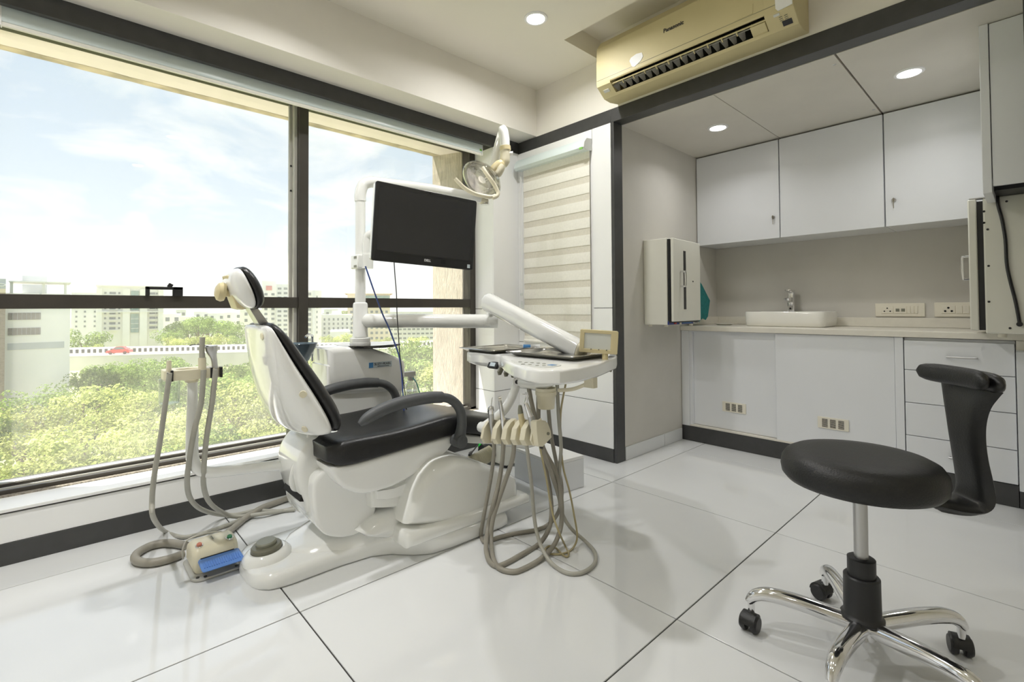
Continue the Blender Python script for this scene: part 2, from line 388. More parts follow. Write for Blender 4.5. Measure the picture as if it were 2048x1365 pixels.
def window(name, x0, x1, mull, handle=None):
    w = structE(name, (x0, 3.0, .22)); zt, zb = 2.275, .2225
    bm = NB(); box(bm, x0, x1, 2.972, 2.990, zb, .2455); box(bm, x0, x1, 3.046, 3.0525, zb, .2535); box(bm, x0, x1, 3.10, 3.125, zb, .256); obj('bottom_rail', bm, M_bronze, w, bevel=.0015)
    bm = NB(); box(bm, x0, x1, 2.9905, 3.0455, zb, .2400); box(bm, x0, x1, 3.012, 3.018, zb, .2470); obj('track', bm, M_alu, w, bevel=.001)
    obj('sash_rail', B(x0, x1, 3.0535, 3.098, .2335, .2575), M_alu, w, bevel=.0015)
    bm = NB(); box(bm, x0, x1, 2.972, 3.062, 2.240, zt); obj('top_rail', bm, M_bronze, w, bevel=.0015)
    for a, b in ((x0, x0+.035), (x1-.052, x1)):
        bm = NB(); box(bm, a, b, 2.972, 2.995, zb, zt); box(bm, a, b-.012 if a > x0 else b, 2.995, 3.045, zb, zt); box(bm, a, b-.004, 3.045, 3.064, zb, zt); obj('jamb', bm, M_bronze, w, bevel=.0015)
    xs = [x0+.035] + [m for m in mull] + [x1-.052]
    for m in mull:
        obj('mullion', B(m-.0275, m+.0275, 2.965, 3.062, zb, zt), M_bronze, w, bevel=.0015)
        st = obj('sash_stile', B(m-.0475, m-.0280, 2.995, 3.03, .26, 2.24), M_alu, w, bevel=.0015)
        obj('sash_stile', B(m-.0625, m-.0440, 3.033, 3.053, .26, 2.24), M_alu, w, bevel=.0015)
        for z in (1.72, 1.87):
            bm = NB(); cyl(bm, (m-.053, 3.034, z), (m-.053, 3.030, z), .006, n=8); obj('screw', bm, M_black, w)
    for a, b in zip(xs, xs[1:]):
        a2 = a + (.0275 if a in mull else 0); b2 = b - (.0275 if b in mull else 0)
        obj('transom', B(a2, b2, 2.975, 3.062, 1.0135, 1.0765), M_bronze, w, bevel=.0015)
        for z0, z1 in ((.2575, 1.0135), (1.0765, 2.242)):
            obj('pane', B(a2, b2, 3.055, 3.060, z0, z1), M_glass, w, smooth=0)
    if handle:
        bm = NB(); p = handle
        for q in ((p[0], p[1], 1.076, 1.121), (p[2], p[3], 1.076, 1.121), (p[0], p[3], 1.107, 1.121)): box(bm, q[0], q[1], 2.955, 2.975, q[2], q[3])
        obox(bm, (p[2]-.01, 2.965, 1.128), (.86, 0, -.5), (0, 1, 0), (.5, 0, .86), .02, .02, .02)
        obj('latch_handle', bm, M_black, w, bevel=.002)
    return w
window('window_1', -.262, 2.361, [1.049], (.292, .309, .402, .445))
window('window_added', -2.0, -.62, [-1.3])  # unseen second window, added to let in more daylight

# corner pillar with laminated faces
pl = struct('wall_corner', B(2.365, 2.70, 2.756, 3.13, -.1, 2.30), M_dark, smooth=0)
zs = [(.088, .3815), (.3855, 1.0), (1.004, 2.222)]
for a, b in zs:
    obj('panel', B(2.361, 2.622, 2.752, 2.762, a, b), M_lam, pl, bevel=.0012)
    obj('panel', B(2.361, 2.371, 2.7625, 2.974, max(a, .223), b), M_lam, pl, bevel=.0012) if b > .3 else None
struct('baseboard_corner', B(2.358, 2.624, 2.749, 2.77, 0, .087), M_dark, .001)

# back wall: plaster above the band, laminate below with a blind recess
wb = struct('wall_back', B(XB, XB+.14, 1.868, 2.80, -.1, 2.30), M_dark, smooth=0)
YB0, YB1 = 2.022, 2.700
def pan(y0, y1, z0, z1): obj('panel', B(XB-.008, XB, y0, y1, z0, z1), M_lam, wb, bevel=.0012)
pan(1.870, 2.750, .088, .3815); pan(1.870, 2.750, .3855, .742); pan(1.870, YB0-.002, .746, 1.0); pan(1.870, YB0-.002, 1.004, 2.216)
pan(YB0+.002, 2.750, 2.115, 2.216); pan(YB1, 2.750, .746, 2.112)
obj('recess_board', B(XB-.006, XB-.001, YB0-.002, YB1+.004, .752, 2.115), M_lam, wb)
obj('sill_board', B(XB-.008, XB+.02, YB0, YB1, .742, .752), M_lam, wb, bevel=.001)
struct('baseboard_back', B(XB-.011, XB-.002, 1.868, 2.752, 0, .087), M_dark, .001)
bm = NB(); box(bm, XB, XB+.14, Y0, 2.60, 2.29, ZC+.15); struct('wall_back_upper', bm, M_wall, smooth=0)
struct('wall_back_right', B(XB, XB+.14, Y0, -.012, -.1, 2.30), M_wall, smooth=0)
struct('trim_5', B(XB-.004, 2.712, -.012, 1.87, 2.218, 2.306), M_dark, .0015)
struct('trim_6', B(XB-.004, XB+.01, 1.87, 2.754, 2.218, 2.306), M_dark, .0015)
struct('trim_7', B(XB-.006, 2.712, 1.846, 1.868, 0, 2.217), M_dark, .0015)
struct('trim_8', B(XB-.006, 2.712, -.012, .012, 0, 2.217), M_dark, .0015)

# alcove
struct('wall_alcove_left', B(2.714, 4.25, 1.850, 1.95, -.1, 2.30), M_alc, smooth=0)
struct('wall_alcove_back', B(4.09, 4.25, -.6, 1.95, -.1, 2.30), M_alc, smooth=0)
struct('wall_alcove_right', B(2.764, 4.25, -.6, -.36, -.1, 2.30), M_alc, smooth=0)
ca = struct('ceiling_alcove', B(2.70, 4.2, -.6, 1.95, 2.235, 2.30), M_rust, smooth=0)
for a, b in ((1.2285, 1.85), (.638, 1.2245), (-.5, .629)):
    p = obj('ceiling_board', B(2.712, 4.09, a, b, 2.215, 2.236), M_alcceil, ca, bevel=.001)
for x, y in [(2.823,0.662),(3.651,0.656)]:
    bm = NB(); cyl(bm, (x, y, 2.2155), (x, y, 2.2125), .009, .007, n=10); obj('screw', bm, M_brush, ca)
bb = structE('baseboard_alcove', (2.72, 1.846, 0))
for a, b in ((2.714, 3.197), (3.2005, 3.46)): obj('skirting_tile', B(a, b, 1.842, 1.852, .001, .088), M_tile, bb, bevel=.0012)
# the rest of the room behind the camera
struct('wall_right', B(X0-.1, XB, Y0-.1, Y0, -.1, 2.85), M_wall, smooth=0)
struct('wall_rear', B(X0-.1, X0, Y0-.1, 3.13, -.1, 2.85), M_wall, smooth=0)

# outside of the building: head slab over the window and the plastered column
hs = struct('wall_outside_slab', B(X0-.2, 2.9, 3.064, 3.310, 2.2475, 2.60), M_soffit, smooth=0)
bm = NB(); rng = random.Random(3); n = 70; S = []
for k in range(n+1):
    x = X0-.2+(2.24-(X0-.2))*k/n; j = rng.uniform(-.004, .005); S.append([(x, 3.246+j, 2.2480), (x, 3.250+j, 2.2445), (x, 3.308+j*.6, 2.2440+j*.5), (x, 3.318, 2.30), (x, 3.318, 2.40), (x, 3.246, 2.40)])
loft(bm, S); obj('drip_edge', bm, M_soffit_edge, hs, smooth=0)
bm = NB(); rprism(bm, [(2.304, 3.066), (2.192, 3.314), (2.9, 3.314), (2.9, 3.066)], 'z', -16, 2.30, 0, 1); struct('wall_outside_column', bm, M_plaster, smooth=0)
bm = NB(); box(bm, X0-.2, 2.9, 3.128, 3.20, -16, .19); box(bm, X0-.2, 2.9, 3.20, 3.70, -.15, .06); struct('wall_outside_bounce_ledge', bm, M_soffit, smooth=0)  # lower outer wall, plus an unseen ledge added to bounce sunlight upward

# ================================================================== LAMPS
def downlight(loc, r, label, power):
    x, y, z = loc
    t = thing('ceiling_downlight', label, 'light', loc, 'recessed round downlights')
    bm = NB(); lathe(bm, [(r*.74, -.0025), (r*.77, -.007), (r*.96, -.006), (r, -.002), (r*1.0, .004)], (x, y, z), (0, 0, 1), 32, cap=False); obj('trim_ring', bm, M_white, t)
    bm = NB(); lathe(bm, [(0, -.002), (r*.75, -.002), (r*.75, .002), (0, .002)], (x, y, z), (0, 0, 1), 32); obj('diffuser', bm, M_lampon, t)
    l = bpy.data.lights.new('downlight_lamp', 'AREA'); l.shape = 'DISK'; l.size = r*1.5; l.energy = power; l.spread = math.radians(140 if 'chair,' not in label else 164); l.color = (1, .995, .985)
    o = bpy.data.objects.new('downlight_lamp', l); COL.objects.link(o); o.parent = t; o.location = (0, 0, -.012)
    return t
downlight((1.967, 1.912, ZC), .068, 'round white downlight in the main ceiling over the dental chair, near the corner', 7.2*.95)
downlight((3.224, 1.432, 2.215), .066, 'small round downlight in the alcove ceiling near its left wall', 1.5)
downlight((3.208, .424, 2.215), .066, 'round downlight in the alcove ceiling above the right wall cabinet door', 1.5)
for x, y, w, where in ((.75, 1.912, .95, 'over the chair base, above the picture'), (-.5, 1.912, 1.5, 'near the window, left of the picture'), (.75, .55, .12, 'straight above the photographer'), (-.5, .3, .14, 'above and to the left of the photographer'), (.6, -.8, .12, 'behind the photographer on the right'), (-1.2, -.8, .2, 'behind the photographer on the left')):  # lamps out of view, added to lift the room brightness
    downlight((x, y, ZC), .068, 'unseen downlight added for room fill, '+where, 7.2*w)

# ================================================================== BLINDS
# window roller cassette
t = thing('roller_blind', 'long pale blue roller blind cassette mounted above the big window', 'blind', (1.0, 2.79, 2.2))
bm = NB(); rprism(bm, [(2.790, 2.2335), (2.790, 2.176), (2.793, 2.168), (2.812, 2.168), (2.816, 2.2335)], 'x', -.195, 2.285, .0, 1); obj('cassette', bm, M_cyan, t, smooth=20)
obj('top_strip', B(-.198, 2.287, 2.786, 2.80, 2.2335, 2.240), M_yel, t)
bm = NB(); rprism(bm, [(2.796, 2.168), (2.793, 2.160), (2.796, 2.152), (2.810, 2.152), (2.813, 2.160), (2.810, 2.168)], 'x', -.195, 2.28, .0, 1); obj('bottom_bar', bm, M_fab, t)
for x in (-.199, 2.286): obj('end_cap', B(x, x+.004, 2.788, 2.818, 2.15, 2.236), M_white, t)
obj('sticker', B(2.262, 2.282, 2.7885, 2.7905, 2.180, 2.194), M_green, t)
# zebra blind in the back wall
t = thing('zebra_blind', 'cream striped zebra blind hanging in the white back wall', 'blind', (2.60, 2.35, 2.1))
yl, yr = 2.687, 2.034
bm = NB(); rprism(bm, [(2.616, 2.150), (2.562, 2.144), (2.536, 2.112), (2.530, 2.078), (2.545, 2.060), (2.616, 2.070)], 'y', yr-.006, yl+.018, 0, 1)
obj('cassette', bm, M_cyan, t)
bm = NB(); rprism(bm, [(p[0]*1.0, p[1]) for p in [(2.616, 2.150), (2.562, 2.144), (2.536, 2.112), (2.530, 2.078), (2.545, 2.060), (2.616, 2.070)]], 'y', yr-.012, yr-.006, 0, 1); obj('end_cap', bm, M_kp, t)
obj('sticker', B(2.5285, 2.5325, 2.034, 2.062, 2.066, 2.080), M_green, t)
zbot = .757
for k in range(12):
    z1 = 2.091-.118*k; z0 = z1-.071
    if z0 < zbot: z0 = zbot
    if z1 - z0 > .01:
        bm = NB(); rprism(bm, [(2.6015, z0), (2.6002, z0+.01), (2.6015, z1), (2.604, z1), (2.604, z0)], 'y', yr, yl-.012, 0, 1); obj('fabric_band', bm, M_fab, t)
    if z0 - .047 > zbot-.02: obj('sheer_band', B(2.6045, 2.606, yr+.001, yl-.013, max(z0-.049, zbot), z0+.002), M_fabS, t)
bm = NB(); tube(bm, [(2.602, yr, zbot), (2.602, yl-.012, zbot)], .011, 10, 1); obj('bottom_bar', bm, M_fab, t)
bm = NB()
for dx in (0, .012): tube(bm, [(2.585+dx, yl+.003, 2.03), (2.588+dx, yl+.004, 1.4), (2.586+dx, yl+.003, 1.02)], .0022, 6, 3)
obj('bead_chain', bm, M_white, t)
bm = NB(); cyl(bm, (2.590, yl+.004, 1.06), (2.590, yl+.004, 1.01), .007, n=10); cyl(bm, (2.590, yl+.004, 1.12), (2.590, yl+.004, 1.10), .011, n=10); obj('chain_weight', bm, M_bottle, t)

# ================================================================== AIR CONDITIONER
ya, yb = .716, 1.816
t = thing('air_conditioner', 'yellowed wall air conditioner with open louvre above the dark beam', 'air conditioner', (2.62, 1.27, 2.31))
front = [(2.622, 2.655), (2.50, 2.668), (2.44, 2.650), (2.405, 2.60), (2.399, 2.50), (2.400, 2.378), (2.404, 2.362)]
for a, b in ((yb-.10, yb), (ya, ya+.125)):
    bm = NB(); rprism(bm, front + [(2.478, 2.310), (2.54, 2.306), (2.622, 2.320)], 'y', a, b, .004, 2, .004 if a == ya else 0, .004 if b == yb else 0); obj('end_housing', bm, M_ac, t, smooth=25)
bm = NB(); rprism(bm, front[:-1] + [(2.404, 2.372), (2.418, 2.376), (2.44, 2.40), (2.50, 2.45), (2.622, 2.45)], 'y', ya+.125, yb-.10, 0, 1); obj('front_cover', bm, M_ac, t, smooth=25)
bm = NB(); rprism(bm, [(2.464, 2.3205), (2.478, 2.310), (2.54, 2.306), (2.622, 2.320), (2.622, 2.340), (2.54, 2.330), (2.49, 2.330)], 'y', ya+.125, yb-.10, 0, 1); obj('bottom_lip', bm, M_ac, t, smooth=25)
obj('outlet_cavity', B(2.545, 2.62, ya+.125, yb-.10, 2.332, 2.45), M_void, t)
obj('cover_seam', B(2.3985, 2.402, ya+.004, yb-.004, 2.3975, 2.3992), M_olive2, t)
TB = Vector((.818, 0, -.575)); NBV = Vector((-.575, 0, -.818)); C0 = Vector((2.441, 0, 2.336))
def onbev(y, s, d): return Vector((0, y, 0)) + C0 + TB*s + NBV*d
def bbox_(y, s, d, ly, ls, ld): return obox(NB(), onbev(y, s, d), (0, 1, 0), TB, NBV, ly, ls, ld)
ym = (ya+yb)/2+.0125
obj('cross_bar', bbox_(ym, -.030, -.006, yb-ya-.225, .0055, .006), M_ac, t)
for k in range(12):
    obj('bar_strut', bbox_(ya+.19+k*.074, -.018, -.012, .006, .026, .006), M_ac, t)
obj('blade_bar', bbox_(ym+.01, -.014, -.016, yb-ya-.32, .005, .006), M_acgrey, t)
for k in range(18):
    y = ya+.25+k*.0435; bm = NB(); u = Vector((0, -.70, 0)) + NBV*(-.70); w = u.cross(TB).normalized()*.0015; c = onbev(y, .012, -.020)
    q = [c+u*.024-TB*.026, c-u*.016-TB*.026, c-u*.004+TB*.022, c+u*.012+TB*.022]
    A = [bm.verts.new(p-w) for p in q]; D = [bm.verts.new(p+w) for p in q]
    bm.faces.new(A[::-1]); bm.faces.new(D)
    for j in range(4): bm.faces.new((A[j], A[(j+1)%4], D[(j+1)%4], D[j]))
    obj('louvre_blade', bm, M_acgrey, t, smooth=0)
obj('louvre_flap', bbox_(ya+.165, .005, -.010, .07, .055, .012), M_ac, t, bevel=.003)
text('brand_lettering', 'Panasonic', .030, (2.3984, 1.299, 2.517), (0, -1, 0), (0, 0, 1), M_ink, t, bold=.0007)
def sticker(y, z, pts, m):  # lays a thin flat patch on the casing front
    bm = NB(); rprism(bm, [(y+a, z+b) for a, b in pts], 'x', 2.3975, 2.4015, 0, 1); obj('flat_patch', bm, m, t)
sticker(1.53, 2.424, [(.046, .012), (.036, .027), (.0, .036), (-.036, .030), (-.044, .006), (-.03, -.014), (.012, -.034), (.03, -.026)], M_white)
sticker(.748, 2.39, [(.045, .05), (.042, -.012), (.032, -.026), (-.028, -.020), (-.029, .05)], M_white)
sticker(.925, 2.425, [(.05, .025), (.05, -.022), (-.035, -.022), (-.035, .025)], M_ac)
obj('sensor_window', bbox_(ya+.042, .018, .001, .040, .026, .004), M_ink, t)
obj('rating_label', bbox_(ya+.075, -.034, .001, .026, .012, .003), M_kp, t)
bm = NB()
for k in range(3):
    for j in range(2): obox(bm, onbev(ya+.062-.022*j, -.018+.009*k, .001), (0, 1, 0), TB, NBV, .014, .002, .003)
obj('display_print', bm, M_olive2, t)
obj('cover_badge', bbox_(yb-.05, -.004, .001, .04, .02, .003), M_kp, t)

# ================================================================== ALCOVE FURNITURE
# upper cabinets
def keylock(p, parent, ang=0):
    x, y, z = p
    bm = NB(); cyl(bm, (x+.004, y, z), (x-.008, y, z), .012, .011, 16); lk = obj('lock', bm, M_brush, parent)
    bm = NB(); lathe(bm, [(0, -.002), (.012, -.002), (.013, 0), (.012, .002), (0, .002)], (x-.016, y, z), (0, 1, 0), 14, 1, 1)
    box(bm, x-.0165, x-.0135, y-.0015, y+.0015, z-.052, z-.006); obj('key', bm, M_key, lk)
def upper(y0, y1, label, key=None):
    t = thing('upper_cabinet', label, 'cabinet', (3.9, (y0+y1)/2, 1.5), 'white cabinets above the sink')
    obj('carcass', B(3.766, 4.088, y0+.001, y1-.001, 1.500, 2.205), M_cool, t, bevel=.001)
    d = obj('door', B(3.745, 3.764, y0+.0025, y1-.0025, 1.497, 2.203), M_cool, t, bevel=.0015)
    if key: keylock((3.745, *key), d)
upper(1.230, 1.846, 'white wall cabinet with a key in its lower right corner', (1.271, 1.648))
upper(.628, 1.228, 'middle white wall cabinet without any lock, above the sink and tap')
upper(.150, .626, 'white wall cabinet with a key in its lower left corner', (.581, 1.655))
# forward cabinet at the right edge
t = thing('upper_cabinet', 'white wall cabinet reaching further forward at the right edge, above the cream box', 'cabinet', (3.2, -.1, 1.5))
obj('side_panel', B(2.90, 3.19, .117, .146, 1.484, 2.2145), M_cool, t, bevel=.002)
obj('door', B(2.90+.004, 2.90+.024, -.355, .1145, 1.512, 2.211), M_cool, t, bevel=.0015)
obj('carcass', B(2.90+.026, 3.74, -.357, .116, 1.545, 2.2145), M_cool, t); obj('side_panel', B(3.191, 3.74, .117, .146, 1.52, 2.2145), M_cool, t)
obj('rear_rail', B(2.90+.13, 3.74, -.357, .116, 1.512, 1.545), M_black, t)

# worktop
t = thing('worktop', 'long cream stone worktop with a low upstand, carrying the basin', 'worktop', (3.8, .8, .828))
obj('slab', B(3.457, 4.088, -.355, 1.848, .828, .862), M_counter, t, bevel=.002)
obj('upstand', B(4.070, 4.088, -.355, 1.830, .863, .925), M_counter, t, bevel=.002)
obj('upstand', B(3.60, 4.088, 1.831, 1.848, .863, .925), M_counter, t, bevel=.002)

# sliding door base cabinet
def vent(y, z, parent):
    v = obj('vent_grille', B(3.468 if y < 1.1 else 3.494, 3.4752 if y < 1.1 else 3.5012, y-.082, y+.082, z-.035, z+.035), M_ivory, parent, bevel=.001)
    bm = NB(); x = 3.467 if y < 1.1 else 3.493
    for c in (-.043, 0, .043):
        for k in range(8): box(bm, x, x+.002, y+c-.015, y+c+.015, z-.025+k*.0065, z-.0217+k*.0065)
    obj('slots', bm, M_void, v, smooth=0)
t = thing('base_cabinet', 'white base cabinet with two sliding doors and vents, under the basin', 'cabinet', (3.7, 1.18, 0), 'white base cabinets of the alcove')
bm = NB(); box(bm, 3.522, 4.06, .512, 1.846, .112, .826); obj('carcass', bm, M_cool, t)
obj('frame_stile', B(3.468, 3.54, 1.786, 1.846, .112, .826), M_cool, t, bevel=.001)
obj('frame_stile', B(3.474, 3.54, 1.766, 1.785, .112, .826), M_cool, t, bevel=.001)
obj('bottom_track', B(3.472, 3.522, .512, 1.785, .112, .124), M_counter, t)
obj('top_track', B(3.480, 3.522, .512, 1.785, .816, .826), M_cool, t)
d1 = obj('door', B(3.501, 3.519, 1.165, 1.765, .126, .816), M_cool, t, bevel=.0015); vent(1.468, .289, d1)
d2 = obj('door', B(3.475, 3.493, .553, 1.182, .118, .824), M_cool, t, bevel=.0015); vent(.859, .282, d2)
obj('frame_stile', B(3.468, 3.54, .512, .551, .112, .826), M_cool, t, bevel=.001)
obj('plinth', B(3.468, 3.50, .512, 1.848, .001, .110), M_dark, t, bevel=.001)
# drawers
t = thing('drawer_unit', 'white base unit with four plain drawers, behind the stool backrest', 'cabinet', (3.7, .29, 0), 'white base cabinets of the alcove')
obj('carcass', B(3.492, 4.06, .074, .509, .112, .824), M_cool, t)
for a, b in ((.648, .810), (.4665, .6445), (.2845, .463), (.114, .281)):
    d = obj('drawer', B(3.466, 3.488, .076, .507, a, b), M_cool, t, bevel=.0015)
    bm = NB(); zc = (a+b)/2; tube(bm, [(3.466, .325, zc), (3.448, .325, zc), (3.444, .318, zc), (3.444, .220, zc), (3.448, .213, zc), (3.466, .213, zc)], .0045, 8, 2); obj('handle', bm, M_brush, d)
obj('plinth', B(3.468, 3.50, .074, .511, .001, .110), M_dark, t, bevel=.001)
t = thing('base_cabinet', 'white base cabinet standing a little further forward at the right edge', 'cabinet', (3.7, -.2, 0), 'white base cabinets of the alcove')
obj('carcass', B(3.452, 4.06, -.355, .071, .09, .78), M_cool, t); obj('door', B(3.43, 3.45, -.355, .071, .094, .774), M_cool, t, bevel=.0015)
obj('plinth', B(3.468, 3.50, -.355, .071, .001, .09), M_dark, t)
obj('infill_strip', B(3.462, 3.48, -.355, .071, .78, .826), M_counter, t)

# basin, tap, soap dish
t = thing('basin', 'white rectangular countertop basin standing on the cream worktop', 'basin', (3.87, 1.22, .862))
bm = NB(); out = rrect(3.70, 4.05, .955, 1.475, .05, 6)
S = []
for z, d in ((.863, .012), (.870, .004), (.90, .0), (.962, -.002), (.968, .001), (.969, .006), (.966, .012), (.93, .02), (.885, .035), (.878, .07)): S.append([(p[0], p[1], z) for p in inset(out, d)])
loft(bm, S); obj('bowl', bm, M_ceram, t, smooth=50)
bm = NB(); cyl(bm, (3.87, 1.22, .8785), (3.87, 1.22, .882), .022, n=20); obj('drain', bm, M_chrome, t)
t = thing('tap', 'chrome pillar tap standing behind the white basin', 'tap', (4.02, 1.22, .862))
tx_, ty_ = 4.02, 1.25
bm = NB(); rprism(bm, rrect(tx_-.022, tx_+.022, ty_-.022, ty_+.022, .008, 3), 'z', .966, 1.112, .003, 2); obj('body', bm, M_chrome, t)
bm = NB(); rprism(bm, [(tx_-.020, 1.035), (tx_-.105, 1.050), (tx_-.108, 1.066), (tx_-.020, 1.072)], 'y', ty_-.018, ty_+.018, .003, 2); obj('spout', bm, M_chrome, t)
bm = NB(); rprism(bm, [(tx_+.022, 1.114), (tx_-.04, 1.114), (tx_-.075, 1.124), (tx_-.074, 1.131), (tx_+.022, 1.130)], 'y', ty_-.02, ty_+.02, .003, 2); obj('lever', bm, M_chrome, t)
bm = NB(); cyl(bm, (tx_-.0215, ty_, .99), (tx_-.026, ty_, .99), .007, n=12); obj('overflow_button', bm, M_black, t)
t = thing('soap_dish', 'small flat white dish lying left of the basin', 'dish', (3.80, 1.70, .862))
bm = NB(); lathe(bm, [(0, .001), (.05, .001), (.068, .010), (.070, .012), (.066, .011), (.05, .005), (0, .004)], (3.84, 1.68, .862), (0,0,1), 24); obj('bowl', bm, M_ceram, t)
t = thing('hand_towel', 'teal cloth hanging beside the left cream box', 'towel', (3.655, 1.80, .95))

bm = NB(); cl = [(x, z) for x, z in [(3.527,1.169),(3.592,1.194),(3.656,1.165),(3.713,1.103),(3.763,1.047),(3.778,0.983),(3.743,0.947),(3.699,0.924),(3.65,0.937),(3.583,0.907),(3.521,0.946)]]
S = []
for k in range(7):
    a = k/6; S.append([(x+.012*math.sin(6*a), 1.775+.068*a+.012*math.sin(z*40+5*a), z) for x, z in (inset(cl, .02*(abs(a-.5)*2)**3) )])
loft(bm, S); obj('cloth', bm, M_teal, t, smooth=60)
bm = NB(); tube(bm, [(3.655, 1.850, 1.215), (3.655, 1.825, 1.215), (3.655, 1.808, 1.205), (3.655, 1.806, 1.185), (3.655, 1.80, 1.16)], .006, 8, 3); cyl(bm, (3.655, 1.8502, 1.215), (3.655, 1.845, 1.215), .02, n=16)
h = obj('towel_hook', bm, M_chrome, None); tag(h, 'small chrome hook on the alcove wall that holds the teal cloth', 'hook')

# left cream cabinet on the alcove wall
t = thing('steriliser_cabinet', 'narrow cream metal box with a slotted door on the alcove side wall', 'steriliser', (3.17, 1.85, .885))
obj('casing', B(2.958, 3.378, 1.672, 1.849, .885, 1.470), M_metalw, t, bevel=.004)
obj('dark_door_gap', B(2.968, 3.370, 1.655, 1.673, .90, 1.462), M_black, t)  # black fill standing in for the shaded gap behind the ajar door
bm = NB(); obox(bm, (3.167, 1.6435, 1.187), (1, .05, 0), (-.05, 1, 0), (0, 0, 1), .420, .020, .556); d = obj('door', bm, M_metalw, t, bevel=.004)
obj('slot_window', obox(NB(), (3.122, 1.631, 1.190), (1, .05, 0), (-.05, 1, 0), (0, 0, 1), .034, .004, .400), M_screen, d)
bm = NB(); hx = 3.060
tube(bm, [(hx, 1.630, 1.245), (hx, 1.602, 1.245), (hx+.004, 1.595, 1.235), (hx+.004, 1.595, 1.155), (hx, 1.602, 1.145), (hx, 1.630, 1.145)], .007, 8, 2); obj('handle', bm, M_chrome, d)
bm = NB(); cyl(bm, (3.25, 1.645, 1.185), (3.25, 1.634, 1.185), .005, n=10); obj('rivet', bm, M_black, d)
c = obj('control_panel', B(2.962, 3.300, 1.664, 1.674, .887, .910), M_navy, t)
obj('rocker_switch', B(3.03, 3.056, 1.658, 1.666, .891, .907), M_red, t); obj('rocker_switch', B(3.10, 3.118, 1.656, 1.668, .886, .909), M_ivory, t)
obj('panel_print', B(3.14, 3.27, 1.6625, 1.665, .894, .903), M_badgeb, t)
for x in (2.99, 3.34):
    for y in (1.70, 1.82): cyl_ = NB(); cyl(cyl_, (x, y, .885), (x, y, .872), .014, n=12); obj('rubber_foot', cyl_, M_ivory, t)
bm = NB(); box(bm, 3.34, 3.378, 1.652, 1.672, 1.462, 1.470); box(bm, 3.34, 3.378, 1.652, 1.672, .892, .900); obj('hinge', bm, M_brush, t)

# right cream cabinet
t = thing('steriliser_cabinet', 'large cream metal box with a black cable down its side, at the right edge', 'steriliser', (3.4, -.1, .87))
obj('casing', B(3.200, 3.66, -.359, .163, .870, 1.513), M_metalw, t, bevel=.006)
obj('dark_door_gap', B(3.206, 3.65, .163, .184, .885, 1.50), M_black, t)  # black fill for the dark gap between casing and door
d = obj('door', B(3.196, 3.66, .1845, .2155, .884, 1.512), M_metalw, t, bevel=.005)
bm = NB(); tube(bm, [(3.245, .214, 1.243), (3.245, .236, 1.243), (3.245, .242, 1.235), (3.245, .242, 1.140), (3.245, .236, 1.132), (3.245, .214, 1.132)], .005, 8, 2); obj('handle', bm, M_chrome, d)
obj('hinge', B(3.198, 3.24, .15, .21, 1.5125, 1.5175), M_brush, t)
for y, z in [(0.083,1.484),(0.148,1.362),(0.148,1.189),(0.15,1.02),(0.083,0.897),(0.159,1.449),(0.16,1.395)]:
    bm = NB(); cyl(bm, (3.201, y, z), (3.197, y, z), .0055, .004, n=10); obj('screw', bm, M_black, t)
bm = NB(); cyl(bm, (3.25, .11, .870), (3.25, .11, .852), .016, n=14); obj('rubber_foot', bm, M_ivory, t)
bm = NB(); P_ = [(3.19,0.119,1.554),(3.19,0.113,1.53),(3.19,0.111,1.471),(3.19,0.099,1.399),(3.19,0.09,1.305),(3.19,0.088,1.201),(3.19,0.079,1.12),(3.19,0.064,1.027),(3.19,0.056,0.959),(3.19,0.052,0.916)]
tube(bm, [(3.1945, p[1], p[2]) for p in P_], .0065, 8, 4); cyl(bm, (3.2005, P_[-1][1], P_[-1][2]), (3.188, P_[-1][1], P_[-1][2]), .011, n=14); obj('power_cable', bm, M_black, t, label='black power cable')

# socket plates
def plate(y0, y1, z0, z1, label, mods):
    t = thing('socket_plate', label, 'socket', (4.09, (y0+y1)/2, z0), 'ivory socket plates behind the worktop')
    obj('plate', B(4.080, 4.0895, y0, y1, z0, z1), M_ivory, t, bevel=.002)
    w = y1-y0; m0 = y1-w*.13; zc = (z0+z1)/2; hh = (z1-z0)*.27
    for kind, a, b in mods:
        ya_, yb_ = m0-(w*.74)*a, m0-(w*.74)*b
        s = obj('socket_module' if kind != 's' else 'rocker_switch', B(4.0765, 4.081, yb_+.001, ya_-.001, zc-hh, zc+hh), M_ivory, t, bevel=.001)
        bm = NB(); c = (ya_+yb_)/2; q = abs(ya_-yb_)
        if kind in 'ab':
            r = .0045 if kind == 'a' else .0062
            for dy, dz in ((0, hh*.45), (q*.24, -hh*.40), (-q*.24, -hh*.40)): cyl(bm, (4.0772, c+dy, zc+dz), (4.0757, c+dy, zc+dz), r, n=10)
            obj('pin_holes', bm, M_void, s)
        elif kind == 'd':
            for dy in (-q*.22, q*.22): box(bm, 4.0755, 4.0772, c+dy-.010, c+dy+.010, zc-.012, zc+.008)
            obj('jack_holes', bm, M_olive2, s)
        else: bm.free()
plate(.487, .748, .934, 1.022, 'ivory socket plate with two data jacks, nearer to the basin', (('a', 0, .34), ('d', .36, .70), ('s', .71, .80), ('s', .81, .90), ('s', .91, 1.0)))
plate(.176, .440, .934, 1.024, 'ivory socket plate beside the right cream box, with a large three pin socket', (('b', 0, .33), ('s', .35, .50), ('s', .51, .66), ('a', .68, 1.0)))

# ================================================================== DENTAL CHAIR
YC = 2.03
t = dc = thing('dental_chair', 'white dental chair with black vinyl cushions and grey armrests, seen from its side', 'dental chair', (1.1, YC, 0))
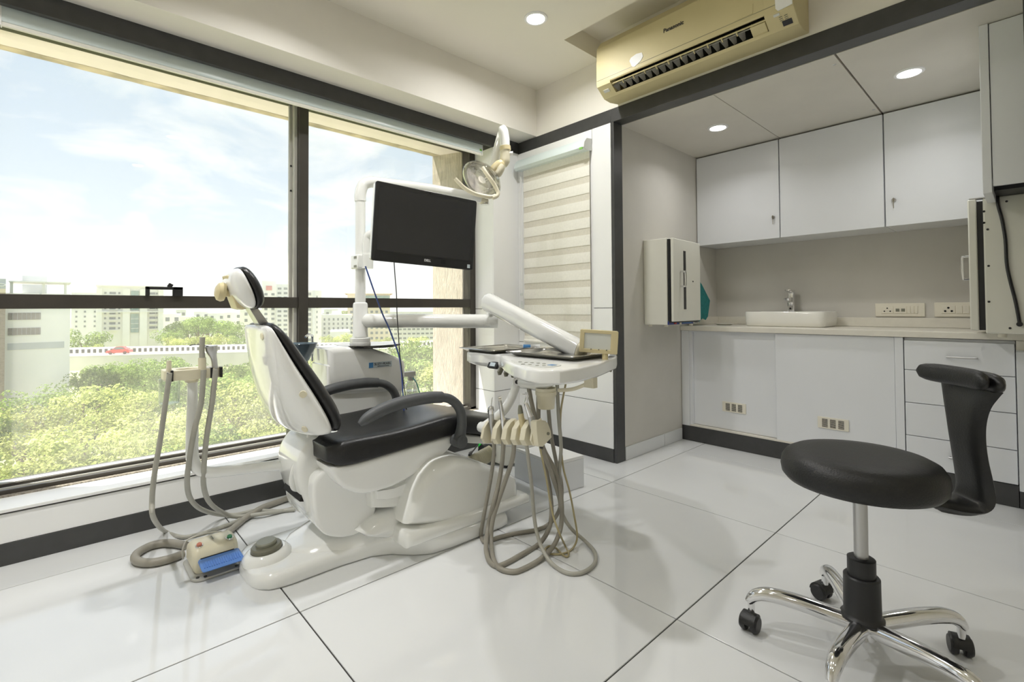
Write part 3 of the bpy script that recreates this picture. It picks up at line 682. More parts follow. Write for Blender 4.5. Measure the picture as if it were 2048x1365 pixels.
# base plate lofted along X
bs = [(.500, .050, .030), (.506, .095, .044), (.520, .130, .050), (.545, .158, .054), (.58, .172, .056), (.62, .177, .058), (.80, .177, .062), (.92, .192, .074), (.99, .232, .084), (1.05, .300, .088), (1.11, .342, .082), (1.20, .357, .070), (1.47, .360, .060), (1.51, .356, .055), (1.535, .33, .04)]
S = []
for x, w, h in bs:
    r = min(.026, h*.6); q = [(w-.006, .001), (w, .008), (w, h-r)] + [(w-r+r*math.cos(a), h-r+r*math.sin(a)) for a in (PI/8, PI/4, PI*3/8)] + [(w-r, h)]
    S.append([(x, YC+a, b) for a, b in q] + [(x, YC-a, b) for a, b in reversed(q)])
bm = NB(); loft(bm, S); obj('base', bm, M_shell2, t, smooth=60)
# centre ridge on the base that runs up to the motor box
S = []
for x, w, h in ((.64, .03, .060), (.70, .10, .074), (.80, .14, .092), (.92, .16, .115), (1.02, .18, .125), (1.14, .19, .125)):
    S.append([(x, YC-w-.03, h*.55), (x, YC-w, h*.93), (x, YC-w*.8, h), (x, YC+w*.8, h), (x, YC+w, h*.93), (x, YC+w+.03, h*.55)])
bm = NB(); loft(bm, S); obj('base_ridge', bm, M_shell2, t, smooth=60)
# round position button on the base tip
bx, by = .588, 2.03
bm = NB(); lathe(bm, [(.088, .050), (.086, .064), (.074, .078), (.064, .084), (.056, .082), (.05, .07)], (bx, by, 0), (-.08, 0, 1), 32); rg = obj('button_ring', bm, M_shell2, t)
bm = NB(); lathe(bm, [(.054, .075), (.054, .094), (.050, .099), (.040, .100), (.0, .100)], (bx, by, 0), (-.08, 0, 1), 32); b1 = obj('position_button', bm, M_olive, t)
bm = NB(); lathe(bm, [(.037, .100), (.037, .110), (.033, .114), (0, .113)], (bx, by, 0), (-.08, 0, 1), 28); obj('button_cap', bm, M_olive2, b1)
# motor box with flat round cheek
mb = [(0.696,0.323),(0.702,0.356),(0.72,0.374),(0.741,0.384),(0.767,0.386),(0.839,0.373),(0.924,0.354),(0.959,0.338),(0.962,0.247),(0.955,0.188),(0.944,0.142),(0.926,0.119),(0.902,0.104),(0.858,0.098),(0.807,0.106),(0.757,0.128),(0.728,0.155),(0.707,0.199),(0.698,0.263)]
mb = cr_closed([(a, b, 0) for a, b in mb], 3); mb = [(p[0], p[1]) for p in mb]
bm = NB(); rprism(bm, mb, 'y', 1.86, 1.905, .014, 4, None, 0); obj('motor_cheek', bm, M_shell2, t, smooth=40)
bm = NB(); rprism(bm, [tuple(p) for p in inset(mb if area2([Vector(q) for q in mb]) > 0 else mb[::-1], .004)], 'y', 1.907, 2.155, .004, 2); obj('motor_box', bm, M_shell, t, smooth=40)
bm = NB(); rprism(bm, mb, 'y', 2.157, 2.20, .014, 4, 0, None); obj('motor_cheek', bm, M_shell2, t, smooth=40)
hc = [(.715, .20), (.690, .26), (.672, .32), (.664, .37), (.668, .42), (.690, .465), (.73, .495), (.84, .50), (.84, .36), (.80, .30)]
hc = [(p[0], p[1]) for p in cr_closed([(a, b, 0) for a, b in hc], 3)]
bm = NB(); rprism(bm, hc, 'y', 1.925, 2.19, .03, 4); hco = obj('hinge_cover', bm, M_shell, t, smooth=45)
obj('cable_slot', obox(NB(), (.694, 2.045, .272), (.25, 0, .97), (0, 1, 0), (-.97, 0, .25), .036, .19, .026), M_void, hco)
bm = NB(); tube(bm, [(.735, 2.0, .53), (.722, 1.985, .47), (.690, 1.985, .425), (.668, 1.99, .38), (.664, 2.0, .33), (.675, 2.005, .295), (.70, 2.01, .285)], .0105, 10, 5); obj('cable', bm, M_shell, t, label='white cable running from backrest to motor box')
# lift arm, rear hump
la = [(0.905,0.335),(1.027,0.327),(1.179,0.324),(1.252,0.319),(1.194,0.281),(1.153,0.252),(1.13,0.218),(1.118,0.181),(1.074,0.176),(1.027,0.177),(0.959,0.192),(0.911,0.206)]
bm = NB(); rprism(bm, la, 'y', 1.815, 2.245, .012, 3); obj('lift_arm', bm, M_shell, t, smooth=40)
la2 = [(0.923,0.274),(0.999,0.265),(1.117,0.281),(1.192,0.301),(1.219,0.313),(1.187,0.285),(1.154,0.257),(1.141,0.239),(1.08,0.233),(1.021,0.224),(0.965,0.229),(0.923,0.241)]
bm = NB(); rprism(bm, la2, 'y', 1.80, 2.26, .008, 2); obj('lift_arm_cover', bm, M_shell2, t, smooth=40)
sd_ = [(0.857,0.125),(0.884,0.139),(0.911,0.154),(0.959,0.166),(1.02,0.17),(1.079,0.1),(1.067,0.045),(0.981,0.057),(0.884,0.1)]
bm = NB(); rprism(bm, sd_, 'y', 1.79, 2.27, .06, 6); obj('base_saddle', bm, M_shell2, t, smooth=50)
obj('lift_gap_dark', B(1.03, 1.14, 1.83, 2.23, .088, .165), M_void, t)  # black block gives the shade of the gap under the lift arm
hp = [(1.006,0.141),(1.017,0.175),(1.031,0.212),(1.047,0.255),(1.066,0.288),(1.087,0.315),(1.114,0.337),(1.138,0.352),(1.163,0.36),(1.206,0.364),(1.248,0.362),(1.291,0.351),(1.335,0.334),(1.375,0.315),(1.433,0.287),(1.487,0.26),(1.531,0.238),(1.569,0.216),(1.595,0.196),(1.608,0.178),(1.614,0.146),(1.617,0.109),(1.62,0.08),(1.511,0.073),(1.2,0.081)]
bm = NB(); rprism(bm, hp, 'y', 1.69, 2.37, .055, 6); hpo = obj('motor_hump', bm, M_shell, t, smooth=50)
sk = [(.992, .062), (.990, .085), (.994, .112), (1.003, .120), (1.30, .118), (1.57, .114), (1.650, .106), (1.668, .098), (1.672, .080), (1.668, .058), (1.30, .055)]
bm = NB(); rprism(bm, sk, 'y', 1.672, 2.388, .03, 5); obj('hump_skirt', bm, M_shell, t, smooth=50)
# seat pan and cushion
sp = [(0.728,0.415),(0.732,0.398),(0.741,0.379),(0.764,0.345),(0.781,0.326),(0.803,0.31),(0.828,0.295),(0.853,0.286),(0.882,0.28),(0.913,0.278),(0.977,0.279),(1.045,0.293),(1.115,0.313),(1.165,0.324),(1.23,0.358),(1.262,0.379),(1.295,0.415),(1.295,0.442),(1.14,0.431),(0.979,0.422),(0.832,0.414)]
bm = NB(); rprism(bm, sp, 'y', 1.778, 2.282, .022, 4); obj('seat_pan', bm, M_shell2, t, smooth=45)
top = [(.735, .492), (.76, .505), (.82, .508), (.92, .506), (1.02, .507), (1.12, .514), (1.22, .524), (1.30, .528), (1.36, .518), (1.44, .497), (1.52, .475), (1.64, .443), (1.76, .409), (1.84, .386), (1.90, .362)]
bot = [(.735, .425), (.76, .410), (.82, .408), (.92, .413), (1.02, .421), (1.12, .428), (1.22, .434), (1.30, .438), (1.36, .428), (1.44, .407), (1.52, .385), (1.64, .353), (1.76, .319), (1.84, .297), (1.90, .300)]
S = []
nx = len(top)
for i, ((x, zt), (_, zb)) in enumerate(zip(top, bot)):
    w = .262 if x < 1.36 else .262 - (x-1.36)*.10
    if i == 0: w -= .022
    if i == nx-1: w -= .03
    xs = x
    dish = .016*max(0, math.sin(PI*min(max((x-.78)/.62, 0), 1)))
    h = zt-zb; r = .034 if 0 < i < nx-1 else .022
    c = [(-w, zb+.006), (-w-.0, zb+h*.25), (-w, zt-r), (-w+r*.3, zt-r*.32), (-w+r, zt), (-w*.62, zt-dish*.45), (-w*.3, zt-dish), (0, zt-dish*1.1)]
    full = c + [(-a, b) for a, b in reversed(c[:-1])] + [(w-.01, zb), (0, zb), (-w+.01, zb)]
    S.append([(xs + (.022 if i == 0 else 0)*(0), YC+a, b) for a, b in full])
# rounded rear and front ends
def shrink(sec, dx, k):
    cy0 = YC; cz0 = sum(p[2] for p in sec)/len(sec)
    return [(p[0]+dx, cy0+(p[1]-cy0)*k, cz0+(p[2]-cz0)*(k-.06)) for p in sec]
S = [shrink(S[0], -.016, .90), shrink(S[0], -.010, .96)] + S + [shrink(S[-1], .014, .93), shrink(S[-1], .022, .84)]
bm = NB(); loft(bm, S); so = obj('seat_cushion', bm, M_vinyl, t, smooth=70)
sm = so.modifiers.new('smooth', 'SUBSURF'); sm.levels = 1; sm.render_levels = 2
lr = [(1.33, .402), (1.36, .424), (1.52, .381), (1.76, .315), (1.90, .296), (1.895, .272), (1.76, .272), (1.52, .345), (1.38, .383)]
bm = NB(); rprism(bm, lr, 'y', 1.80, 2.26, .016, 3); obj('leg_rest_shell', bm, M_shell2, t, smooth=45)

# backrest: section along the height; F = seam line, N points to the back
def pad_sections(F, w, dback, dfront, which, n, e=2.6):
    S = []; m = len(F)
    P = [Vector((p[0], p[1])) for p in F]
    for i in range(m):
        T_ = (P[min(i+1, m-1)]-P[max(i-1, 0)]).normalized(); Nn = Vector((T_.y, -T_.x))
        if Nn.x > 0: Nn = -Nn
        sec = []
        for k in range(n+1):
            a = PI*k/n; c, s = math.cos(a), math.sin(a)
            y = math.copysign(abs(c)**(2/e), c)*w[i]; d = abs(s)**(2/e)*(dback[i] if which == 'back' else -dfront[i])
            q = P[i]+Nn*d; sec.append((q.x, YC+y, q.y))
        for k in range(1, 6):       # flat mating face
            y = -w[i]+2*w[i]*k/6; q = P[i]; sec.append((q.x, YC+y, q.y))
        S.append(sec)
    return S
F = [(.545, .950), (.556, .925), (.572, .893), (.592, .855), (.616, .808), (.645, .757), (.675, .703), (.708, .640), (.730, .592), (.742, .556), (.744, .530)]
W = [.165, .182, .192, .201, .212, .224, .237, .250, .256, .256, .246]
DB = [.020, .030, .045, .062, .082, .102, .114, .116, .110, .098, .075]
DF = [.020, .034, .044, .050, .054, .057, .060, .064, .066, .060, .038]
bm = NB(); loft(bm, pad_sections(F, W, DB, DF, 'back', 18)); shell = o = obj('backrest_shell', bm, M_shell2, t, smooth=60)
o.modifiers.new('smooth', 'SUBSURF').render_levels = 1
bm = NB(); loft(bm, pad_sections([(p[0]+.001, p[1]+.0005) for p in F], [w-.002 for w in W], DB, DF, 'front', 18, 3.2)); o = obj('backrest_cushion', bm, M_vinyl, t, smooth=60)
o.modifiers.new('smooth', 'SUBSURF').render_levels = 1
def disc_on(parent_name, p, nrm, r, m):
    bm = NB(); lathe(bm, [(0, .003), (r*.9, .003), (r, .0), (r*.9, -.004), (0, -.004)], p, nrm, 18); return obj('screw_cap', bm, m, t)
from mathutils.bvhtree import BVHTree
bv = BVHTree.FromPolygons([v.co + dc.location for v in shell.data.vertices], [tuple(p.vertices) for p in shell.data.polygons])
CAMP = Vector((0, 0, 1))
for p in [(0.301,1.086,0.946),(0.364,1.031,0.826),(0.367,1.03,0.754)]:
    loc, nrm, _, _ = bv.ray_cast(CAMP, (Vector(p)-CAMP).normalized())
    if loc: disc_on('', loc, nrm if nrm.y < 0 else -nrm, .0135, M_cream)
# headrest
F = [(.462, 1.158), (.470, 1.140), (.484, 1.108), (.498, 1.075), (.510, 1.042), (.514, 1.018), (.512, 1.004)]
W = [.085, .112, .124, .128, .124, .110, .085]
DB = [.020, .040, .052, .054, .048, .036, .018]; DF = [.020, .034, .042, .045, .044, .036, .018]
bm = NB(); loft(bm, pad_sections(F, W, DB, DF, 'back', 18)); o = obj('headrest_shell', bm, M_shell2, t, smooth=60); o.modifiers.new('smooth', 'SUBSURF').render_levels = 1
bm = NB(); loft(bm, pad_sections([(p[0]+.001, p[1]) for p in F], W, DB, DF, 'front', 18, 3.0)); o = obj('headrest_pad', bm, M_vinyl, t, smooth=60); o.modifiers.new('smooth', 'SUBSURF').render_levels = 1
br = [(0.433,1.127),(0.448,1.135),(0.468,1.093),(0.492,1.052),(0.514,1.02),(0.506,1.008),(0.485,1.003),(0.465,1.008),(0.452,1.044),(0.443,1.092)]
bm = NB(); rprism(bm, br, 'y', 1.985, 2.075, .008, 3); hb = obj('headrest_bracket', bm, M_yel, t)
kn = [(0.421,2.03,1.069)][0]
bm = NB(); lathe(bm, [(0, -.020), (.018, -.020), (.032, -.012), (.036, 0), (.032, .010), (.016, .014), (.013, .05), (0, .05)], (kn[0]+.003, 2.03, kn[2]), (.96, 0, -.12), 24); obj('headrest_knob', bm, M_yel, hb)
bm = NB(); q = [(0.475,2.03,1.018),(0.509,2.03,1.029),(0.533,2.03,0.953)]
tube(bm, [q[0], ((q[0][0]+q[1][0])/2, 2.03, (q[0][2]+q[1][2])/2+.001), q[1]], .0165, 12, 2); obj('headrest_joint', bm, M_shell2, t)
bm = NB(); rprism(bm, [(q[1][0]-.012, q[1][2]+.0), (q[1][0]+.012, q[1][2]+.006), (.585, .94), (.558, .92)], 'y', 1.998, 2.062, .004, 2); obj('headrest_bar', bm, M_brush, t)
# armrests
def armrest(y, sgn):
    pth = [(.822, y, .566), (.86, y, .588), (.93, y, .612), (1.02, y, .626), (1.12, y, .629), (1.195, y, .622)]
    bm = NB(); tube(bm, pth, [.010, .022, .025, .0255, .0255, .0255, .0245], 14, 4); a = obj('armrest', bm, M_rub, t, smooth=50)
    bm = NB(); tube(bm, [(1.19, y, .622), (1.235, y, .610), (1.275, y, .580), (1.298, y, .540), (1.303, y, .495), (1.296, y, .455), (1.288, y, .425)], [.020, .020, .021, .021, .022, .024, .028], 14, 4)
    tube(bm, [(1.286, y-.026*sgn, .418), (1.286, y+.028*sgn, .418)], .029, 14, 1); obj('armrest_bracket', bm, M_rub, a, smooth=50)
armrest(1.742, 1); armrest(2.318, -1)

# ================================================================== FOOT CONTROL
t = thing('foot_control', 'cream foot control with a wide blue pedal on the floor beside the chair base', 'foot pedal', (.44, 2.2, 0))
bm = NB(); rprism(bm, rrect(.352, .530, 2.105, 2.325, .035, 5), 'z', .001, .011, .003, 2); obj('base_plate', bm, M_alu, t)
bm = NB(); rprism(bm, [(2.150, .012), (2.148, .060), (2.156, .086), (2.176, .100), (2.215, .106), (2.262, .102), (2.295, .086), (2.308, .055), (2.310, .012)], 'x', .362, .516, .022, 5); bd = obj('housing', bm, M_cream, t, smooth=45)
obj('pedal_slot', B(.385, .497, 2.1465, 2.152, .040, .068), M_black, bd)
S = []
bm = NB(); rprism(bm, [(2.162, .060), (2.150, .066), (2.118, .062), (2.082, .053), (2.074, .048), (2.079, .043), (2.118, .051), (2.150, .055)], 'x', .377, .516, .008, 2); pd = obj('pedal', bm, M_blue, t, smooth=40)
for k in range(16):
    x = .388+.0078*k; bm = NB(); obox(bm, (x, 2.103, .0592), (1, 0, 0), (0, 1, .25), (0, -.25, 1), .003, .034, .003); obj('grip_rib', bm, M_blue, pd, smooth=0)
for x, m, y in ((.387, M_orange, 2.185), (.488, M_gbut, 2.180)):
    bm = NB(); lathe(bm, [(.013, .0), (.013, .004), (.011, .006), (.009, .005)], (x, y, .1005), (0, -.25, 1), 18); w = obj('button_collar', bm, M_chrome, t)
    bm = NB(); lathe(bm, [(.009, .002), (.009, .011), (.007, .013), (0, .012)], (x, y, .1005), (0, -.25, 1), 16); obj('button', bm, m, w)
bm = NB(); tube(bm, [(0.356,2.318,0.016),(0.354,2.318,0.046),(0.361,2.318,0.073),(0.372,2.318,0.085),(0.413,2.318,0.092),(0.477,2.318,0.084),(0.506,2.318,0.067),(0.525,2.318,0.04),(0.54,2.318,-0.009)], .0035, 8, 4); obj('wire_guard', bm, M_alu, t)
for x, y in ((.372, 2.125), (.500, 2.122), (.395, 2.115)): 
    bm = NB(); cyl(bm, (x, y, .0108), (x, y, .0135), .006, n=10); obj('screw', bm, M_black, t)
bm = NB(); rprism(bm, [(2.2, .107), (2.205, .109), (2.235, .109), (2.24, .107)], 'x', .434, .438, 0, 1); obj('mark', bm, M_olive2, bd)
bm = NB(); tube(bm, [(0.384,2.434,0.017),(0.353,2.487,0.017),(0.321,2.523,0.017),(0.283,2.535,0.017),(0.254,2.523,0.017),(0.228,2.496,0.017),(0.217,2.463,0.017),(0.22,2.42,0.017),(0.241,2.382,0.017),(0.269,2.359,0.017),(0.301,2.351,0.017),(0.332,2.351,0.017),(0.363,2.363,0.017)][::-1] + [], .016, 12, 5)
tube(bm, [(0.532,2.436,0.017),(0.58,2.492,0.017),(0.628,2.547,0.017),(0.692,2.602,0.017),(0.761,2.644,0.017),(0.841,2.664,0.017),(0.907,2.684,0.017)], .014, 12, 5); obj('hose', bm, M_hose, t, label='thick grey hose looped on the floor beside the pedal')

# ================================================================== ASSISTANT HOLDER
t = thing('suction_stand', 'cream holder plate on a bent white pipe with grey suction hoses, before the window', 'stand', (.36, 2.15, .40))
bm = NB(); tube(bm, [(0.355,2.15,0.775),(0.356,2.15,0.686),(0.356,2.15,0.574),(0.356,2.15,0.472),(0.362,2.15,0.433),(0.378,2.15,0.404),(0.406,2.15,0.386),(0.456,2.15,0.378),(0.553,2.15,0.368),(0.666,2.15,0.355),(0.727,2.15,0.348)], [.0175]*2+[.021]*8, 14, 4); obj('pipe', bm, M_shell2, t, smooth=50)
y0, y1 = 2.09, 2.20
zt = .790; hx0, hx1 = .262, .442
bm = NB()
out = rrect(hx0, hx1, y0, y1, .028, 5); hole = [(.338+.036*math.cos(2*PI*k/28), 2.135+.036*math.sin(2*PI*k/28)) for k in range(28)]
def ring_prism(bm, outer, inner, z0, z1):
    no, ni = len(outer), len(inner)
    V_ = {(w, z): [bm.verts.new((p[0], p[1], z)) for p in q] for w, q in (('o', outer), ('i', inner)) for z in (z0, z1)}
    for w, q in (('o', no), ('i', ni)):
        for j in range(q): bm.faces.new((V_[w, z0][j], V_[w, z0][(j+1) % q], V_[w, z1][(j+1) % q], V_[w, z1][j]))
    for z in (z0, z1):
        ed = []
        for w, q in (('o', no), ('i', ni)):
            for j in range(q):
                a, b = V_[w, z][j], V_[w, z][(j+1) % q]; ed.append(bm.edges.get((a, b)) or bm.edges.new((a, b)))
        bmesh.ops.triangle_fill(bm, use_beauty=True, edges=ed)
ring_prism(bm, [(p[0], p[1]) for p in out], hole, zt-.040, zt-.004); hp_ = obj('holder_plate', bm, M_cream, t, bevel=.004)
bm = NB(); rprism(bm, rrect(.33, .375, 2.125, 2.175, .018, 4), 'z', zt-.058, zt-.038, .008, 3); obj('plate_socket', bm, M_cream, hp_)
for x in (.284, .406, .438):
    obj('notch', B(x-.004, x+.004, y0-.0015, y0+.02, zt-.041, zt-.003), M_black, hp_)
# suction tips and hoses
HS = ((.276, [(0.275,2.085,0.769),(0.265,2.085,0.677),(0.252,2.09,0.554),(0.237,2.1,0.43),(0.233,2.12,0.332),(0.241,2.14,0.263),(0.34,2.676,0.011),(0.384,2.565,0.009),(0.437,2.537,0.009),(0.523,2.546,0.009),(0.602,2.57,0.009),(0.752,2.679,0.009),(0.843,2.672,0.009),(0.924,2.659,0.009)], .0085, M_hoseL),
      (.405, [(0.379,2.085,0.772),(0.373,2.09,0.662),(0.354,2.1,0.561),(0.343,2.12,0.459),(0.346,2.18,0.355),(0.383,2.34,0.239),(0.452,2.52,0.124),(0.549,2.65,0.032),(0.622,2.655,0.009),(0.704,2.638,0.01),(0.774,2.563,0.01),(0.851,2.517,0.009)], .0095, M_hoseL),
      (.440, [(0.417,2.085,0.768),(0.408,2.09,0.657),(0.394,2.1,0.539),(0.389,2.12,0.419),(0.404,2.2,0.315),(0.459,2.38,0.19),(0.542,2.56,0.073),(0.608,2.595,0.022),(0.715,2.546,0.02),(0.805,2.542,0.01),(0.875,2.545,0.009)], .0095, M_hoseL))
for x, P_, r, m in HS:
    bm = NB(); P2 = [(P_[0][0], P_[0][1], zt-.012)] + [Vector(p) for p in P_]; tube(bm, P2, r, 10, 5); obj('suction_hose', bm, m, t, smooth=60)
def tip(px, lab, m, r0, r1): 
    bm = NB(); tube(bm, px, [r0, r0, r1, r1], 12, 3); return obj('suction_tip', bm, m, t, label=lab)
tip([(0.276,2.1,0.782),(0.276,2.1,0.798),(0.276,2.1,0.823)], 'short cream plug', M_cream, .0085, .0075)
tip([(0.379,2.1,0.785),(0.378,2.1,0.815),(0.376,2.1,0.856),(0.378,2.1,0.902)], 'tall grey suction tip', M_hoseL, .0105, .009)
bm = NB(); cyl(bm, [(0.378,2.1,0.778)][0], [(0.377,2.1,0.826)][0], .013, n=16); obj('tip_collar', bm, M_cream, t)
bm = NB(); tube(bm, [(0.419,2.1,0.774),(0.416,2.1,0.812),(0.409,2.1,0.842),(0.406,2.1,0.867)], [.010, .010, .011, .020, .021], 14, 3); obj('syringe_body', bm, M_brush, t, label='metal syringe with a flared head')
bm = NB(); tube(bm, [(0.402,2.1,0.865),(0.378,2.1,0.872),(0.357,2.1,0.876),(0.337,2.1,0.873)], .0018, 6, 3); obj('syringe_needle', bm, M_black, t)
bm = NB(); lathe(bm, [(.033, -.001), (.034, -.001), (.0335, -.085), (.031, -.090), (.0, -.090), (0, -.087), (.0315, -.086), (.033, -.001)], (.283, 2.135, zt-.035), (0,0,1), 24); 
g = obj('clear_cup', bm, M_bottle, None); tag(g, 'clear plastic cup hanging under the left end of the cream suction holder', 'cup')

# ================================================================== DENTAL UNIT
t = du = thing('dental_unit', 'white dental unit cabinet with a tall pole and black glass disc, behind the chair', 'dental unit', (1.17, 2.49, 0))
bm = NB(); rprism(bm, [(.960, .001), (.960, .722), (.975, .734), (1.20, .738), (1.37, .730), (1.385, .70), (1.372, .40), (1.33, .001)], 'y', 2.385, 2.60, .012, 3); obj('cabinet', bm, M_shell, t, smooth=40)
dm = [(0.966,0.697),(0.964,0.802),(0.97,0.808),(0.986,0.811),(1.029,0.814),(1.077,0.813),(1.136,0.811),(1.189,0.803),(1.221,0.789),(1.297,0.761),(1.367,0.73),(1.389,0.714),(1.396,0.695),(1.397,0.639),(1.389,0.581),(1.38,0.544),(1.082,0.564),(0.966,0.578)]
bm = NB(); rprism(bm, dm, 'y', 2.375, 2.60, .030, 5); obj('upper_cover', bm, M_shell2, t, smooth=45)
a = [(1.17,2.373,0.727),(1.304,2.373,0.719),(1.305,2.373,0.691),(1.172,2.373,0.698)]
c = sum((Vector(p) for p in a), Vector())/4; w = (Vector(a[1])-Vector(a[0])).length; h = (Vector(a[3])-Vector(a[0])).length
bd = obj('name_badge', obox(NB(), c, (1, 0, 0), (0, 1, 0), (0, 0, 1), w, .004, h), M_badge, t, bevel=.001)
obj('badge_emblem', obox(NB(), c+Vector((-w*.40, -.0022, 0)), (1, 0, 0), (0, 1, 0), (0, 0, 1), w*.17, .002, h*.92), M_badgeb, bd)
text('badge_lettering', 'SUZY-PEARL', .0175, c+Vector((w*.10, -.0025, .003)), (1, 0, 0), (0, 0, 1), M_ink, bd)
obj('badge_small_print', obox(NB(), c+Vector((w*.12, -.0022, -h*.30)), (1, 0, 0), (0, 1, 0), (0, 0, 1), w*.5, .001, .003), M_ink, bd)
px, py = 1.176, 2.48
bm = NB(); lathe(bm, [(.060, .775), (.060, .799), (.052, .801)], (px, py, 0), n=28); obj('pole_foot', bm, M_shell2, t)
bm = NB(); lathe(bm, [(.0, .8005), (.166, .8005), (.172, .805), (.172, .811), (.168, .8145), (.0, .8145)], (px+.045, py, 0), n=48); obj('glass_disc', bm, M_disc, t)
bm = NB(); lathe(bm, [(.055, .8145), (.055, .824), (.0535, .825), (.0535, .846), (.050, .850), (.046, .851)], (px, py, 0), n=28); obj('pole_flange', bm, M_shell2, t)
bm = NB(); lathe(bm, [(.028, .85), (.028, 1.06), (.0265, 1.25), (.0265, 1.60)], (px, py, 0), n=24); obj('pole', bm, M_shell2, t)
# spittoon bowl and its bracket
bm = NB(); lathe(bm, [(.0, .728), (.022, .730), (.045, .752), (.078, .822), (.084, .832), (.086, .835), (.080, .834), (.072, .822), (.040, .76), (.0, .745)], (.862, 2.49, 0), n=36); obj('spittoon_bowl', bm, M_bowl, t, smooth=60)
bm = NB(); cyl(bm, (.862, 2.49, .50), (.862, 2.49, .732), .022, .03); box(bm, .85, .97, 2.45, 2.53, .44, .505); obj('bowl_bracket', bm, M_shell2, t)
bm = NB(); tube(bm, [(.95, 2.56, .735), (.95, 2.56, .85), (.945, 2.555, .868), (.92, 2.54, .872), (.905, 2.53, .862)], .006, 10, 4); obj('bowl_spout', bm, M_chrome, t)
# water bottle on its bracket
q = [(1.433,2.47,0.634),(1.502,2.47,0.628),(1.482,2.47,0.615),(1.482,2.47,0.477),(1.436,2.47,0.511),(1.529,2.47,0.5)]
obj('bottle_bracket', B(1.375, q[1][0], 2.45, 2.49, q[1][2]-.013, q[1][2]+.013), M_alu, t, bevel=.002)
bx, bz = q[2][0], q[2][2]
wbt = thing('water_bottle', 'clear plastic bottle with a teal tube hanging from the unit bracket', 'bottle', (bx, 2.47, bz-.23), None)
bm = NB(); lathe(bm, [(0, -.212), (.036, -.212), (.040, -.205), (.040, -.075), (.037, -.060), (.022, -.036), (.0165, -.028), (.0165, -.012), (.0, -.012)], (bx, 2.47, bz), n=28); obj('body', bm, M_bottle, wbt, smooth=50)
bm = NB(); lathe(bm, [(.019, -.026), (.019, -.004), (.0, -.004)], (bx, 2.47, bz), n=24); obj('cap', bm, M_alu, wbt)
bm = NB(); cyl(bm, (bx, 2.47, bz-.205), (bx, 2.47, bz-.085), .0375, n=28); obj('water', bm, M_bottle, wbt)
bm = NB(); tube(bm, [(bx, 2.45, bz-.01), (bx+.005, 2.425, bz-.03), (bx+.018, 2.423, bz-.065), (bx+.030, 2.425, bz-.10)], .003, 8, 4); obj('tube', bm, M_tealdrop, wbt)

# ================================================================== OPERATING LIGHT (arm fixed on top of the pole)
t = ol = thing('operating_light', 'cream dental lamp with a U handle on a white arm reaching up beside the window', 'lamp', (1.176, 2.48, 1.6))
ja = Vector([(1.916,2.323,1.687)][0])
bm = NB(); A0 = Vector((px, py, 1.59)); 
zt_ = [(1.212,2.48,1.702)][0][2]
dr = Vector((ja.x-px, ja.y-py, 0)).normalized()
tube(bm, [A0, (px, py, zt_-.075), Vector((px, py, zt_-.022))+dr*.016, Vector((px, py, zt_))+dr*.06, Vector((px, py, zt_+.0))+dr*.12], .0305, 16, 4)
obj('elbow', bm, M_shell2, t, smooth=60)
bm = NB(); tube(bm, [Vector((px, py, zt_))+dr*.11, Vector((px, py, zt_+.002))+dr*.4, ja-dr*.02], .031, 16, 2); obj('arm', bm, M_shell2, t, smooth=60)
bm = NB(); cyl(bm, ja-dr*.03, ja+dr*.015, .034, n=20); obj('arm_collar', bm, M_cream, t); bm = NB(); cyl(bm, ja+Vector((.01, 0, -.036)), ja+Vector((.01, 0, .05)), .027, n=20); obj('swivel', bm, M_chrome, t)
P_ = [(1.925,2.315,1.693),(1.951,2.286,1.852),(1.977,2.258,2.023),(1.992,2.241,2.11)]
bm = NB(); tube(bm, [P_[0], P_[1], P_[2], P_[3]], [.026, .027, .024, .020], 14, 3, 1.0); obj('lower_link', bm, M_shell2, t, smooth=60)
P_ = [(1.952,2.196,2.113),(1.959,2.19,2.088),(1.967,2.185,2.033),(1.969,2.184,1.984)]
bm = NB(); tube(bm, P_, [.022, .031, .031, .030], 16, 3); obj('upper_link', bm, M_shell2, t, smooth=60)
P_ = [(1.969,2.184,1.994),(1.971,2.183,1.969),(1.971,2.184,1.936)]
bm = NB(); cyl(bm, P_[0], P_[1], .034, n=20); obj('joint_ring', bm, M_yel, t)
P_ = [(1.969,2.184,1.978),(1.97,2.185,1.939),(1.968,2.188,1.902),(1.961,2.194,1.878)]
bm = NB(); tube(bm, P_, [.031, .031, .032, .024], 16, 3); obj('joint_body', bm, M_cream, t, smooth=60)
P_ = [(1.983,2.172,1.951),(2.005,2.152,1.951)]; bm = NB(); cyl(bm, P_[0], P_[1], .012, n=14); obj('tension_knob', bm, M_white, t)
# yoke from joint to reflector
P_ = [(1.941,2.172,1.887),(1.928,2.184,1.872),(1.91,2.201,1.848),(1.891,2.221,1.812)]
bm = NB(); tube(bm, P_, [.022, .032, .034, .030], 16, 3); obj('yoke', bm, M_yel, t, smooth=60)
P_ = [(1.921,2.15,1.863),(1.913,2.159,1.839),(1.902,2.169,1.812),(1.887,2.184,1.794)]
bm = NB(); tube(bm, P_, [.016, .022, .022, .016], 14, 3); obj('yoke_cover', bm, M_cream, t, smooth=60)
